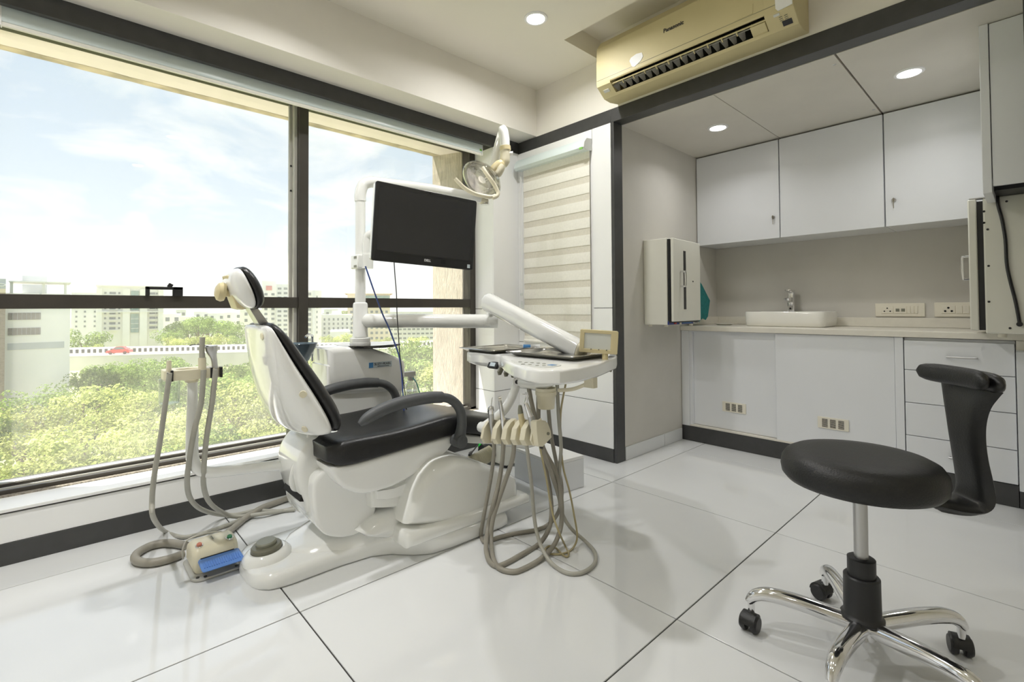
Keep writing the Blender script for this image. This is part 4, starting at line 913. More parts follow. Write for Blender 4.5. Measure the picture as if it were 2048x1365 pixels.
# head: an oval bowl; its opening faces down to the left and to the camera
hc_ = Vector([(1.8,2.21,1.76)][0]); XR, DN, FW = _r2, _d2, _f
fx = (XR*.76 + DN*.64).normalized()          # long axis of the oval in the picture
up2 = (XR*.64 - DN*.76).normalized()
nrm = (FW*-.56 - up2*.50 + XR*-.0).normalized()
v2 = nrm.cross(fx).normalized()
def ov(a, r1, r2, d): return hc_ + fx*(math.cos(a)*r1) + v2*(math.sin(a)*r2) + nrm*d
def ovals(spec, n=36): return [[ov(2*PI*k/n, r1, r2, d) for k in range(n)] for r1, r2, d in spec]
bm = NB(); loft(bm, ovals([(.030, .024, -.085), (.07, .055, -.074), (.105, .080, -.050), (.124, .096, -.018), (.128, .099, 0), (.122, .093, .002), (.118, .090, -.018), (.100, .076, -.046), (.066, .050, -.068), (.02, .016, -.075)])); rf = obj('reflector', bm, M_refl, t, smooth=60)
bm = NB(); loft(bm, ovals([(.034, .028, -.088), (.074, .059, -.077), (.109, .084, -.053), (.128, .100, -.020), (.131, .102, -.002), (.128, .099, -.002), (.124, .096, -.019), (.105, .080, -.051), (.07, .055, -.075), (.03, .024, -.086)])); obj('reflector_housing', bm, M_lens, t, smooth=60)
bm = NB(); loft(bm, ovals([(.128, .100, .001), (.130, .101, .004), (.128, .099, .007), (.10, .075, .0085), (.05, .035, .010)])); obj('front_lens', bm, M_lens, t, smooth=60)
bm = NB(); loft(bm, [[hc_ + fx*(math.cos(a)*.026) + v2*(math.sin(a)*.020) + nrm*d for a in (2*PI*k/18 for k in range(18))] for d in (-.07, -.02, -.012)]); obj('bulb_shield', bm, M_chrome, t)
bm = NB(); tube(bm, [(1.77,2.155,1.819),(1.777,2.136,1.785),(1.799,2.117,1.744),(1.825,2.108,1.706),(1.836,2.099,1.671),(1.823,2.097,1.649),(1.799,2.105,1.638)], .0115, 10, 4); obj('head_frame', bm, M_cream, t, smooth=60)
bm = NB(); tube(bm, [(1.593,2.185,1.73),(1.616,2.178,1.707),(1.653,2.172,1.681),(1.703,2.154,1.657),(1.753,2.135,1.648),(1.793,2.111,1.644),(1.819,2.101,1.655)], [.010, .011, .0115, .0115, .0115, .011, .010], 10, 4); obj('handle', bm, M_cream, t, smooth=60)

# ================================================================== MONITOR
cn = [Vector(p) for p in [(1.119,2.163,1.628),(1.709,2.108,1.602),(1.659,2.138,1.219),(1.079,2.183,1.241)]]
t = thing('monitor', 'black flat screen tilted on the pole of the dental unit, before the window', 'monitor', tuple(sum(cn, Vector())/4))
cc = sum(cn, Vector())/4; ux = ((cn[1]-cn[0])+(cn[2]-cn[3])).normalized(); uy = ((cn[0]-cn[3])+(cn[1]-cn[2])); uy = (uy-ux*uy.dot(ux)).normalized(); un = ux.cross(uy)
if un.dot(_f) > 0: un = -un
mw = ((cn[1]-cn[0]).length+(cn[2]-cn[3]).length)/2; mh = ((cn[0]-cn[3]).length+(cn[1]-cn[2]).length)/2
def mon(x, y, z): return cc + ux*x + uy*y + un*z
def mbox(x0, x1, y0, y1, z0, z1, r=0):
    bm = NB(); pts = rrect(x0, x1, y0, y1, r, 4) if r else [Vector(p) for p in ((x0,y0),(x1,y0),(x1,y1),(x0,y1))]
    loft(bm, [[mon(p[0], p[1], z) for p in pts] for z in (z0, z1)]); return bm
obj('rear_case', mbox(-mw/2+.003, mw/2-.003, -mh/2+.003, mh/2-.003, -.045, -.012, .012), M_shell, t, bevel=.006)
bz_ = obj('bezel', mbox(-mw/2, mw/2, -mh/2, mh/2, -.012, 0, .012), M_bezel, t, bevel=.002)
obj('screen', mbox(-mw/2+.022, mw/2-.026, -mh/2+.052, mh/2-.022, -.002, .0012), M_screen, t)
obj('speaker_strip', mbox(-mw/2+.012, mw/2-.012, -mh/2+.006, -mh/2+.046, -.002, .0010), M_black, bz_)
text('brand_lettering', 'DELL', .017, mon(.008, -mh/2+.027, .0016), ux, uy, M_wprint, bz_, bold=.0006)
obj('energy_sticker', mbox(mw/2-.040, mw/2-.022, -mh/2+.010, -mh/2+.030, .001, .0016), M_badge, bz_)
obj('button_cluster', mbox(.085, .115, -mh/2+.018, -mh/2+.040, .001, .0015), M_void, bz_)
bm = NB(); cyl(bm, mon(0, mh/2-.010, -.002), mon(0, mh/2-.010, .0012), .004, n=12); obj('camera_lens', bm, M_void, bz_)
# its bracket: clamp on the pole and a bent pipe to the back of the case
q = [(1.159,2.436,1.261),(1.158,2.435,1.333)]
zc0, zc1 = [(1.17,2.46,1.22)][0][2], [(1.17,2.46,1.293)][0][2]
mb_ = mon(-mw*.18, -.03, -.05)
ax_ = Vector((px+.012, py-.062, 0))
bm = NB(); lathe(bm, [(.029, zc0), (.0295, zc1)], (ax_.x, ax_.y, 0), n=20); obj('bracket_sleeve', bm, M_shell2, t)
bm = NB(); box(bm, px-.04, px+.02, py-.055, py+.034, zc0, zc1); cl_ = obj('pole_clamp', bm, M_shell2, t, bevel=.006)
for z in (zc0+.012, zc1-.014): obj('clamp_slot', B(px-.042, px-.034, py-.04, py-.01, z-.006, z+.006), M_olive2, cl_)
bm = NB(); tube(bm, [(ax_.x, ax_.y, zc1-.005), (ax_.x, ax_.y, zc1+.06), Vector((ax_.x, ax_.y, zc1+.105))+(mb_-ax_).xy.to_3d()*.06, mb_*.55+Vector((ax_.x, ax_.y, zc1+.13))*.45, mb_+un*.012], .0255, 14, 5); obj('bracket_pipe', bm, M_shell2, t, smooth=60)
bm = NB(); tube(bm, [(1.14,2.345,1.224),(1.149,2.325,1.172),(1.168,2.296,1.081),(1.197,2.272,0.979),(1.216,2.243,0.91),(1.234,2.215,0.831),(1.246,2.192,0.766),(1.231,2.14,0.689),(1.216,2.102,0.597),(1.21,2.082,0.511)], .0040, 8, 4); cbl = obj('blue_cable', bm, M_bluec, None); tag(cbl, 'thin blue cable dangling from the monitor pole down past the unit', 'cable')
bm = NB(); tube(bm, [(1.218,2.191,1.248),(1.222,2.189,1.175),(1.224,2.177,1.074),(1.227,2.177,0.974),(1.228,2.165,0.874),(1.234,2.162,0.774),(1.224,2.119,0.679),(1.215,2.076,0.576),(1.214,2.065,0.518)], .0026, 8, 4); cbl = obj('black_cable', bm, M_black, None); tag(cbl, 'thin black cable dangling from the bottom of the monitor', 'cable')

# ================================================================== INSTRUMENT TABLE
TZ = .800
t = it = thing('instrument_table', 'white delivery table on a jointed arm, over the foot end of the chair', 'instrument table', (px, py, .85))
bm = NB(); lathe(bm, [(.0415, .853), (.0415, .868), (.039, .872), (.039, 1.026), (.036, 1.036), (.030, 1.040), (.0285, 1.04)], (px, py, 0), n=28); obj('arm_collar', bm, M_shell2, t)
E0, E1 = Vector([(1.2,2.434,0.941)][0]), Vector([(1.711,1.962,0.934)][0])
dr2 = (E1-E0).normalized()
bm = NB(); tube(bm, [Vector((px, py, E0.z))+dr2*.03, E0+dr2*.03, (E0+E1)/2, E1], .0375, 18, 1); bmesh.ops.scale(bm, vec=(1,1,1), verts=bm.verts[:]); obj('swing_arm', bm, M_shell, t, smooth=50)
bm = NB(); J = E1-dr2*.035; cyl(bm, J+Vector((0,0,.028)), J+Vector((0,0,.062)), .028, n=20); obj('pivot', bm, M_shell2, t)
G = [Vector(p) for p in [(1.631,1.965,1.046),(1.673,1.751,0.955),(1.683,1.526,0.873),(1.675,1.371,0.82)]]
dg = (G[-1]-G[0]).normalized(); sd = Vector((-dg.y, dg.x, 0)).normalized(); ug = sd.cross(dg)
if ug.z < 0: ug = -ug
S = []
for k, (s_, hh) in enumerate(((0, .030), (.012, .046), (.03, .052), (.5, .050), (.97, .047), (1, .044))):
    c_ = G[0].lerp(G[-1], s_); o_ = [Vector((p[0], p[1])) for p in rrect(-.035, .035, -hh, hh*.86, .028, 5)]
    S.append([c_ + sd*p[0] + ug*p[1] for p in o_])
bm = NB(); loft(bm, S); obj('spring_arm', bm, M_shell2, t, smooth=50)
S = [[G[-1]+dg*d + sd*p[0] + ug*p[1] for p in rrect(-.034+r, .034-r, -.043+r, .037-r, .026, 5)] for d, r in ((.001, .0), (.012, .0), (.02, .008))]
bm = NB(); loft(bm, S); obj('arm_end_cap', bm, M_cream, t, smooth=50)
for k in range(3):
    p = G[0]+dg*(.025+.02*k)-ug*.049; bm = NB(); cyl(bm, p, p-ug*.004, .006, n=10); obj('screw', bm, M_olive2, t)
# body in plan: straight far end, bulged control front
plan = [(1.412,1.845),(1.516,1.96),(1.938,2.03),(1.912,1.393),(1.778,1.248),(1.67,1.177),(1.452,1.095),(1.297,1.063),(1.2,1.068),(1.159,1.119),(1.166,1.197),(1.216,1.314),(1.298,1.453),(1.395,1.585),(1.417,1.626),(1.407,1.74)]
pl2 = [Vector(p) for p in plan]
bm = NB(); rprism(bm, [tuple(p) for p in pl2], 'z', .752, .797, .012, 4, .004, .010); obj('table_body', bm, M_shell2, t, smooth=45)
cx_ = sum(p.x for p in pl2)/len(pl2); cy_ = sum(p.y for p in pl2)/len(pl2)
lo = []
for z, k, ky in ((.7535, .985, .99), (.746, .95, .965), (.740, .84, .90), (.735, .68, .80), (.732, .50, .62)):
    lo.append([(cx_+.01*(1-k)+(p.x-cx_)*k, cy_-.02*(1-k)+(p.y-cy_)*ky, z) for p in pl2])
bm = NB(); loft(bm, lo[::-1]); obj('table_underside', bm, M_shell2, t, smooth=50)
# keypad on the bulge
kp = [(1.282,1.394),(1.36,1.367),(1.347,1.227),(1.305,1.155),(1.249,1.138),(1.21,1.168),(1.207,1.234)]
bm = NB(); rprism(bm, [tuple(p) for p in cr_closed([(a, b, 0) for a, b in kp], 3)] and [(p[0], p[1]) for p in cr_closed([(a, b, 0) for a, b in kp], 3)], 'z', .795, .7985, .0, 1); kpo = obj('keypad', bm, M_kp, t)
for i, (x, y) in enumerate([(1.27,1.33),(1.274,1.302),(1.283,1.28),(1.287,1.252),(1.285,1.22),(1.226,1.269),(1.232,1.24),(1.234,1.205),(1.245,1.182)]):
    bm = NB(); cyl(bm, (x, y, .798), (x, y, .7995), .007, n=12); obj('key_button', bm, M_olive2, kpo)
x, y = [(1.281,1.179)][0]; obj('key_light', B(x-.012, x+.012, y-.015, y+.010, .798, .7995), M_badgeb, kpo)
# blue-grey display and three toggles at the far front
p = Vector([(1.415,1.655,0.748)][0])
dd = obj('pressure_display', obox(NB(), p, (0, 1, 0), (1, 0, -.55), (.55, 0, 1), .060, .016, .030), M_black, t, bevel=.002)
obj('display_face', obox(NB(), p+Vector((-.0075, -.004, .0042)), (0, 1, 0), (1, 0, -.55), (.55, 0, 1), .034, .004, .017), M_badge, dd)
for q in [(1.392,1.581,0.734),(1.392,1.54,0.731),(1.394,1.498,0.731)]:
    q = Vector(q); bm = NB(); rprism(bm, [(-.010, 0), (-.012, -.022), (-.002, -.034), (.006, -.03), (.010, 0)], 'x', -.007, .007, .002, 2)
    bmesh.ops.rotate(bm, verts=bm.verts[:], cent=(0,0,0), matrix=Matrix.Rotation(math.radians(-100), 3, 'Z')); bmesh.ops.rotate(bm, verts=bm.verts[:], cent=(0,0,0), matrix=Matrix.Rotation(math.radians(25), 3, 'Y'))
    bmesh.ops.translate(bm, verts=bm.verts[:], vec=q+Vector((.006, 0, .010))); obj('toggle', bm, M_olive, t)
# control knobs on the right end
K = [Vector(p) for p in [(1.499,1.154,0.751),(1.55,1.162,0.753),(1.588,1.168,0.753)]]
for k, (m1, r) in enumerate(((M_yel, .0105), (M_yel, .0085))):
    c_ = K[k]; bm = NB(); cyl(bm, c_+Vector((0, .03, 0)), c_, r*1.02, n=16); kb = obj('control_knob', bm, M_black, t); bm = NB(); cyl(bm, c_+Vector((0, .001, 0)), c_-Vector((0, .012, 0)), r, n=16); obj('knob_face', bm, m1, kb, bevel=.001)
bm = NB(); c_ = K[2]; tube(bm, [c_+Vector((0, .02, .002)), c_+Vector((0, -.004, .002)), c_+Vector((.018, -.012, -.004))], .0045, 8, 2); obj('tap_valve', bm, M_olive, t)
# handle bar below: white rounded arm with a chrome bolt, and the bent tube to the holder
a = [(1.403,1.49,0.697),(1.401,1.41,0.695),(1.402,1.341,0.701),(1.417,1.286,0.719)]
bm = NB(); tube(bm, a, [.020, .022, .023, .022, .014], 14, 4); hbr = obj('under_bar', bm, M_shell2, t, smooth=60)
bm = NB(); p = Vector(a[0]); cyl(bm, p+_f*.0-Vector((0,0,0)), p-_f*.030, .0165, n=20); bl = obj('bar_bolt', bm, M_chrome, hbr); bm = NB(); cyl(bm, p-_f*.0295, p-_f*.033, .009, n=6); obj('bolt_socket', bm, M_black, bl)
a = [(1.448,1.53,0.697),(1.44,1.538,0.66),(1.436,1.557,0.615),(1.421,1.586,0.563),(1.399,1.621,0.522),(1.377,1.65,0.492),(1.361,1.658,0.478)]
bm = NB(); tube(bm, a, [.0185, .0185, .019, .0195, .0195, .021, .024], 14, 4); obj('holder_tube', bm, M_shell2, t, smooth=60)
p = Vector(a[-1]); bm = NB(); tube(bm, [p+Vector((0, .02, .0)), p, p+Vector((.01, -.05, .0))], .0235, 14, 3); obj('tube_end', bm, M_shell2, t, smooth=60)
# film viewer
f4 = [Vector(p) for p in [(1.509,1.236,0.918),(1.596,1.115,0.912),(1.596,1.118,0.814),(1.512,1.236,0.827)]]
fc = sum(f4, Vector())/4; fx_ = ((f4[1]-f4[0])+(f4[2]-f4[3])).normalized(); fy_ = ((f4[0]-f4[3])+(f4[1]-f4[2])); fy_ = (fy_-fx_*fy_.dot(fx_)).normalized(); fn_ = fx_.cross(fy_)
if fn_.dot(_f) > 0: fn_ = -fn_
fw = (f4[1]-f4[0]).length; fh = (f4[0]-f4[3]).length
def fv(x, y, z): return fc+fx_*x+fy_*y+fn_*z
def fbox(x0, x1, y0, y1, z0, z1, r=0):
    bm = NB(); pts = rrect(x0, x1, y0, y1, r, 4) if r else [Vector(q) for q in ((x0,y0),(x1,y0),(x1,y1),(x0,y1))]; loft(bm, [[fv(q[0], q[1], z) for q in pts] for z in (z0, z1)]); return bm
fo = obj('film_viewer', fbox(-fw/2, fw/2, -fh/2, fh/2, -.024, -.006, .007), M_yel, t, bevel=.002)
for q in ((-fw/2, fw/2, fh/2-.013, fh/2), (-fw/2, fw/2, -fh/2, -fh/2+.015), (-fw/2, -fw/2+.018, -fh/2+.012, fh/2-.010), (fw/2-.028, fw/2, -fh/2+.012, fh/2-.010)):
    obj('viewer_rim', fbox(*q, -.0065, .004, .005), M_yel, fo, bevel=.0015)
obj('viewer_screen', fbox(-fw/2+.014, fw/2-.024, -fh/2+.012, fh/2-.01, -.0062, -.003), M_panelgrey, fo)
for x in (-.028, .002, .032):
    bm = NB(); c_ = fv(x, -fh/2+.015, .004); cyl(bm, c_, c_+fn_*.005, .0026, n=10); obj('film_clip', bm, M_olive, fo)
bm = NB(); c_ = fv(fw*.18, -fh/2, -.012); cyl(bm, c_+Vector((0,0,.004)), c_-Vector((0,0,.03)), .012, n=14); obj('viewer_foot', bm, M_yel, fo)
# cup bracket
a = [(1.493,1.162,0.709),(1.487,1.194,0.704),(1.482,1.227,0.689),(1.468,1.254,0.68),(1.444,1.296,0.675)]
bm = NB(); tube(bm, a[1:], .0075, 10, 4); p = Vector(a[0]); box(bm, p.x-.014, p.x+.012, p.y-.014, p.y+.030, p.z-.014, p.z+.05); obj('cup_bracket', bm, M_cream, t)
cup = thing('waste_cup', 'cream plastic cup in a bracket under the delivery table', 'cup', tuple(Vector([(1.417,1.337,0.598)][0])))
zc_ = [p[2] for p in [(1.417,1.335,0.684),(1.417,1.335,0.66),(1.417,1.336,0.65),(1.417,1.336,0.602)]]; ccx, ccy, _ = [(1.417,1.336,0.636)][0]
bm = NB(); lathe(bm, [(0, zc_[3]), (.0325, zc_[3]), (.0335, zc_[3]+.002), (.0375, zc_[2]-.002), (.0395, zc_[2]), (.0395, zc_[1]+.004), (.0415, zc_[0]), (.0395, zc_[0]), (.0375, zc_[1]), (.031, zc_[3]+.004), (0, zc_[3]+.004)], (ccx, ccy, 0), n=32); obj('cup_body', bm, M_cream, cup, smooth=50)
bm = NB(); lathe(bm, [(.0385, zc_[1]-.004), (.0425, zc_[1]-.003), (.0425, zc_[1]+.010), (.0405, zc_[1]+.011)], (ccx, ccy, 0), n=32); obj('holder_ring', bm, M_cream, t)

# steel trays
def tray(name, pts, z, dep, label):
    P3 = [Vector(p) for p in pts]; o_ = []
    c_ = sum(P3, Vector())/4
    ex = ((P3[1]-P3[0])+(P3[2]-P3[3])); ex.z = 0; lx = ex.length/2; ex.normalize(); ey = ((P3[3]-P3[0])+(P3[2]-P3[1])); ly = ey.length/2; ey = Vector((-ex.y, ex.x, 0)) if ey.dot(Vector((-ex.y, ex.x, 0))) > 0 else Vector((ex.y, -ex.x, 0))
    tt = thing(name, label, 'tray', tuple(c_), 'steel trays on the delivery table')
    S = []
    for d, zz in ((.004, z-.001), (0, z+.001), (.002, z+.003), (.010, z+.002), (.014, z-.004), (.020, z-dep+.006), (.028, z-dep), (.05, z-dep)):
        q = rrect(-lx/2+d, lx/2-d, -ly/2+d, ly/2-d, .020, 4); S.append([Vector((c_.x, c_.y, 0))+ex*p[0]+ey*p[1]+Vector((0, 0, zz)) for p in q])
    bm = NB(); loft(bm, S, cap=False); R_ = list(bm.verts)[-20:]; bm.faces.new(R_)
    obj('pan', bm, M_steel, tt, smooth=45); return tt, c_
tr1, c1 = tray('steel_tray', [(1.428,1.823,0.803),(1.412,1.564,0.803),(1.707,1.716,0.803),(1.698,1.993,0.803)], .812, .013, 'stainless steel tray at the far end of the delivery table')
tr2, c2 = tray('steel_tray', [(1.403,1.541,0.803),(1.419,1.166,0.803),(1.703,1.226,0.803),(1.686,1.61,0.803)], .814, .015, 'larger stainless steel tray at the near end of the delivery table')
bm = NB(); P_ = [(1.641,1.698,0.814),(1.697,1.637,0.814)]; tube(bm, [P_[0], P_[1]], [.011, .012], 12, 2); o = obj('paste_tube', bm, M_white, None); tag(o, 'white and blue tube lying in the far steel tray', 'tube')
bm = NB(); a_, b_ = Vector(P_[0]), Vector(P_[1]); tube(bm, [a_.lerp(b_, .02), a_.lerp(b_, .45)], .0125, 12, 1); obj('tube_band', bm, M_badgeb, o)
# instrument holder: extruded profile with side walls and slots
hp2 = [(1.309,0.534),(1.307,0.573),(1.318,0.577),(1.37,0.559),(1.387,0.524),(1.391,0.498),(1.341,0.472),(1.317,0.48)]
xm = sum(p[0] for p in hp2)/len(hp2)
rk = thing('instrument_holder', 'cream slotted holder for dental handpieces hanging below the delivery table', 'instrument holder', (xm, 1.5, .46))
def rack_sec(z_off, x0=0): return [(p[0]+x0, p[1]+z_off) for p in hp2]
Yr = [1.30, 1.385, 1.445, 1.515, 1.58, 1.645, 1.70]
sl = lambda y: -(y-1.30)*.165
xmin = min(p[0] for p in hp2); xmax = max(p[0] for p in hp2); zmin = min(p[1] for p in hp2); zmax = max(p[1] for p in hp2)
def shear(bm):
    for v in bm.verts: v.co.z += sl(v.co.y)
    return bm
bm = NB(); rprism(bm, [(xmin+.045, zmin+.004), (xmin+.045, zmax-.004), (xmax, zmax-.015), (xmax, zmin+.03), (xmax-.02, zmin+.006)], 'y', 1.31, 1.615, .003, 2); obj('back_bar', shear(bm), M_cream, rk)
wall = [(xmin+.055, zmin), (xmin+.012, zmin+.006), (xmin-.004, zmin+.030), (xmin+.006, zmin+.072), (xmin+.028, zmax-.010), (xmin+.055, zmax)]
bm = NB(); rprism(bm, hp2, 'y', 1.282, 1.316, .003, 2); eb = obj('end_block', shear(bm), M_cream, rk)
p = Vector([(1.369,1.281,0.52)][0]); bm = NB(); cyl(bm, p+Vector((0, .004, 0)), p-Vector((0, .003, 0)), .006, n=14); obj('bolt', bm, M_olive2, eb)
IY = [1.562, 1.497, 1.438, 1.385, 1.334]
ed = [1.606] + [(a+b)/2 for a, b in zip(IY, IY[1:])] + [1.312]
for k in range(len(ed)):
    y = ed[k]; w = .030 if 0 < k < 5 else (.018 if k == 0 else .010)
    bm = NB(); rprism(bm, wall, 'y', y-w/2, y+w/2, .0035, 2); obj('holder_fin', shear(bm), M_cream, rk, smooth=30)
for y in IY:
    bm = NB(); S = []
    box(bm, xmin+.030, xmin+.047, y-.022, y+.022, zmin+.012, zmin+.03); obj('holder_floor', shear(bm), M_cream, rk)
# instruments with their hoses
def inst(name, label, parts, hose, hr, hm, k=0):
    tt = thing(name, label, 'dental instrument', tuple(Vector(hose[0])), 'handpieces in the cream holder')
    for pn, pts, r, m in parts: bm = NB(); tube(bm, pts, r, 14, 3); obj(pn, bm, m, tt, smooth=50)
    bm = NB(); tube(bm, hose, hr, 10, 5); obj('hose', bm, hm, tt, smooth=60); return tt
inst('air_water_syringe', 'chrome syringe with a thin bent nozzle, leftmost in the cream holder',
    [('body', [(1.339,1.572,0.45),(1.337,1.573,0.484),(1.334,1.575,0.52),(1.332,1.576,0.565)], [.0085, .009, .0115, .0125], M_brush), ('head', [(1.332,1.576,0.556),(1.332,1.576,0.571),(1.332,1.575,0.584),(1.332,1.575,0.589)], [.0125, .0145, .0135, .006], M_chrome), ('nozzle', [(1.333,1.575,0.586),(1.334,1.573,0.607),(1.335,1.572,0.619),(1.337,1.57,0.625)], [.0025, .0022, .002], M_chrome)],
    [(1.343,1.573,0.454),(1.348,1.576,0.401),(1.357,1.597,0.325),(1.353,1.61,0.252),(1.348,1.624,0.181),(1.344,1.643,0.097),(1.347,1.662,0.032),(1.348,1.663,0.001),(1.321,1.613,0.01),(1.344,1.607,0.009),(1.399,1.598,0.009),(1.467,1.579,0.009),(1.558,1.539,0.009),(1.628,1.532,0.012),(1.664,1.512,0.046),(1.665,1.482,0.114),(1.644,1.458,0.211),(1.596,1.444,0.32),(1.555,1.438,0.455),(1.531,1.429,0.566),(1.509,1.419,0.681)], .0088, M_hose)
inst('turbine_handpiece', 'slim chrome turbine handpiece with a curved neck, second in the cream holder',
    [('body', [(1.337,1.503,0.46),(1.337,1.502,0.497),(1.335,1.503,0.532),(1.332,1.505,0.571),(1.327,1.509,0.608),(1.325,1.51,0.625)], [.0085, .0085, .0095, .009, .0075, .006], M_chrome), ('head', [(1.321,1.514,0.628),(1.33,1.505,0.631)], [.0085, .0095], M_steel)],
    [(1.337,1.503,0.468),(1.35,1.52,0.413),(1.372,1.556,0.327),(1.365,1.572,0.24),(1.345,1.578,0.174),(1.35,1.618,0.067),(1.284,1.555,0.03),(1.255,1.514,0.014),(1.234,1.471,0.01),(1.232,1.43,0.009),(1.275,1.42,0.009),(1.368,1.427,0.009),(1.47,1.436,0.01),(1.498,1.406,0.069),(1.53,1.416,0.123),(1.532,1.425,0.215),(1.524,1.443,0.319),(1.524,1.468,0.399),(1.515,1.474,0.497),(1.499,1.456,0.678)], .0098, M_hose)
h3 = inst('spare_hose', 'grey hose with an empty connector in the middle slot of the cream holder',
    [('connector', [(1.337,1.442,0.464),(1.336,1.442,0.488),(1.334,1.443,0.508)], [.007, .0065, .006], M_olive2)],
    [(1.338,1.44,0.472),(1.351,1.457,0.415),(1.368,1.491,0.357),(1.376,1.541,0.264),(1.36,1.572,0.167),(1.345,1.588,0.087),(1.323,1.569,0.022),(1.251,1.47,0.016),(1.229,1.406,0.01),(1.251,1.356,0.009),(1.297,1.344,0.009),(1.387,1.347,0.01),(1.477,1.359,0.027),(1.542,1.379,0.064),(1.555,1.379,0.127),(1.55,1.381,0.223),(1.53,1.396,0.318),(1.503,1.433,0.404),(1.474,1.443,0.509),(1.449,1.45,0.606),(1.431,1.451,0.686)], .0098, M_hose)
inst('scaler', 'pale yellow ultrasonic scaler with a grey cone tip, fourth in the cream holder',
    [('body', [(1.339,1.381,0.485),(1.335,1.384,0.53),(1.33,1.387,0.566),(1.327,1.389,0.588)], [.0095, .0105, .0115, .0115], M_yel), ('tip', [(1.327,1.389,0.586),(1.326,1.39,0.605),(1.325,1.39,0.619)], [.0115, .0095, .006], M_olive2)],
    [(1.346,1.379,0.47),(1.361,1.386,0.428),(1.38,1.398,0.372),(1.417,1.421,0.273),(1.44,1.431,0.145),(1.428,1.402,0.08),(1.412,1.351,0.032),(1.398,1.288,0.009),(1.393,1.217,0.008),(1.424,1.18,0.008),(1.481,1.173,0.008),(1.544,1.194,0.008),(1.6,1.248,0.01),(1.633,1.324,0.014),(1.612,1.369,0.048),(1.594,1.398,0.093),(1.582,1.408,0.147),(1.561,1.396,0.298),(1.55,1.376,0.413),(1.527,1.367,0.54),(1.505,1.355,0.688)], .0078, M_hoseL)
inst('micromotor', 'grey and black micromotor with a chrome angled head, rightmost in the cream holder',
    [('motor', [(1.357,1.305,0.462),(1.351,1.31,0.487),(1.344,1.316,0.514),(1.334,1.324,0.541)], [.006, .0085, .0135, .0145], M_black), ('sleeve', [(1.334,1.324,0.539),(1.329,1.328,0.566),(1.325,1.331,0.585)], [.0135, .0135, .0125], M_brush), ('neck', [(1.325,1.331,0.583),(1.319,1.336,0.607),(1.313,1.341,0.628),(1.31,1.343,0.638)], [.0115, .0105, .0085, .006], M_chrome), ('angle_neck', [(1.311,1.343,0.636),(1.313,1.34,0.653),(1.315,1.338,0.666)], [.0055, .0065, .0065], M_chrome), ('angle_head', [(1.317,1.336,0.671),(1.308,1.344,0.67)], [.0070, .0075], M_chrome), ('bur', [(1.31,1.343,0.67),(1.3,1.351,0.671)], [.0022, .0012], M_steel)],
    [(1.358,1.314,0.468),(1.383,1.325,0.407),(1.424,1.345,0.325),(1.469,1.367,0.217),(1.477,1.355,0.147),(1.471,1.321,0.1),(1.551,1.359,0.006),(1.515,1.309,0.005),(1.49,1.295,0.005),(1.488,1.318,0.005),(1.509,1.372,0.005),(1.503,1.401,0.005),(1.474,1.399,0.005),(1.452,1.375,0.005),(1.464,1.347,0.005),(1.496,1.322,0.005),(1.554,1.321,0.006),(1.604,1.337,0.034),(1.601,1.351,0.123),(1.585,1.362,0.225),(1.564,1.378,0.329),(1.548,1.376,0.468),(1.526,1.353,0.578),(1.509,1.31,0.697)], .0042, M_tube)
# small bits under the rack: grey second hose of the motor
bm = NB(); tube(bm, [(1.38,1.327,0.454),(1.42,1.346,0.405),(1.472,1.368,0.338),(1.536,1.394,0.244),(1.555,1.391,0.187),(1.554,1.386,0.155)], .0088, 10, 4); o = obj('motor_hose', bm, M_hose, None); tag(o, 'short grey hose slanting from the right end of the cream holder', 'hose')

# ================================================================== BEHIND THE CHAIR
t = thing('suction_pump', 'cream floor box with a green switch and a ribbed hose, behind the chair hump', 'pump', (2.12, 2.38, 0))
bm = NB(); rprism(bm, rrect(2.03, 2.30, 2.262, 2.552, .02, 4), 'z', .016, .215, .012, 3); cs = obj('casing', bm, M_metalw, t, smooth=45)
sw = [(2.028,2.508,0.104)][0]; s_ = obj('rocker_switch', B(2.022, 2.031, sw[1]-.018, sw[1]+.018, sw[2]-.022, sw[2]+.022), M_black, t); obj('switch_lamp', B(2.0205, 2.024, sw[1]-.012, sw[1]+.012, sw[2]-.017, sw[2]+.017), mat('lit_green', (.03, .5, .05), .4, emit=((.02, .6, .05), .25), noise=.01), s_)
k_ = [(2.028,2.411,0.072),(2.028,2.487,0.098)]
bm = NB(); c_ = Vector(k_[0]); cyl(bm, c_+Vector((.01, 0, 0)), c_-Vector((.055, -.01, .0)), .058, n=24); obj('hose_socket', bm, M_black, t)
bm = NB(); P_ = [(1.922,2.266,0.127),(1.867,2.276,0.11),(1.786,2.27,0.096),(1.727,2.242,0.098)]; pp = cr_open(P_, 12); rr = []
tube(bm, pp, [.040+.006*(i % 2) for i in range(len(pp))], 18, 1); obj('ribbed_hose', bm, M_cream, t, smooth=80)
bm = NB(); tube(bm, [(1.878,2.346,0.168),(1.829,2.324,0.149),(1.772,2.281,0.152),(1.727,2.241,0.155)], [.004, .004, .005, .012, .006], 8, 3); obj('plug_lead', bm, M_black, t)
for x in (2.06, 2.27):
    for y in (2.29, 2.52): bm = NB(); cyl(bm, (x, y, 0.001), (x, y, .017), .022, n=14); obj('rubber_foot', bm, M_black, t)
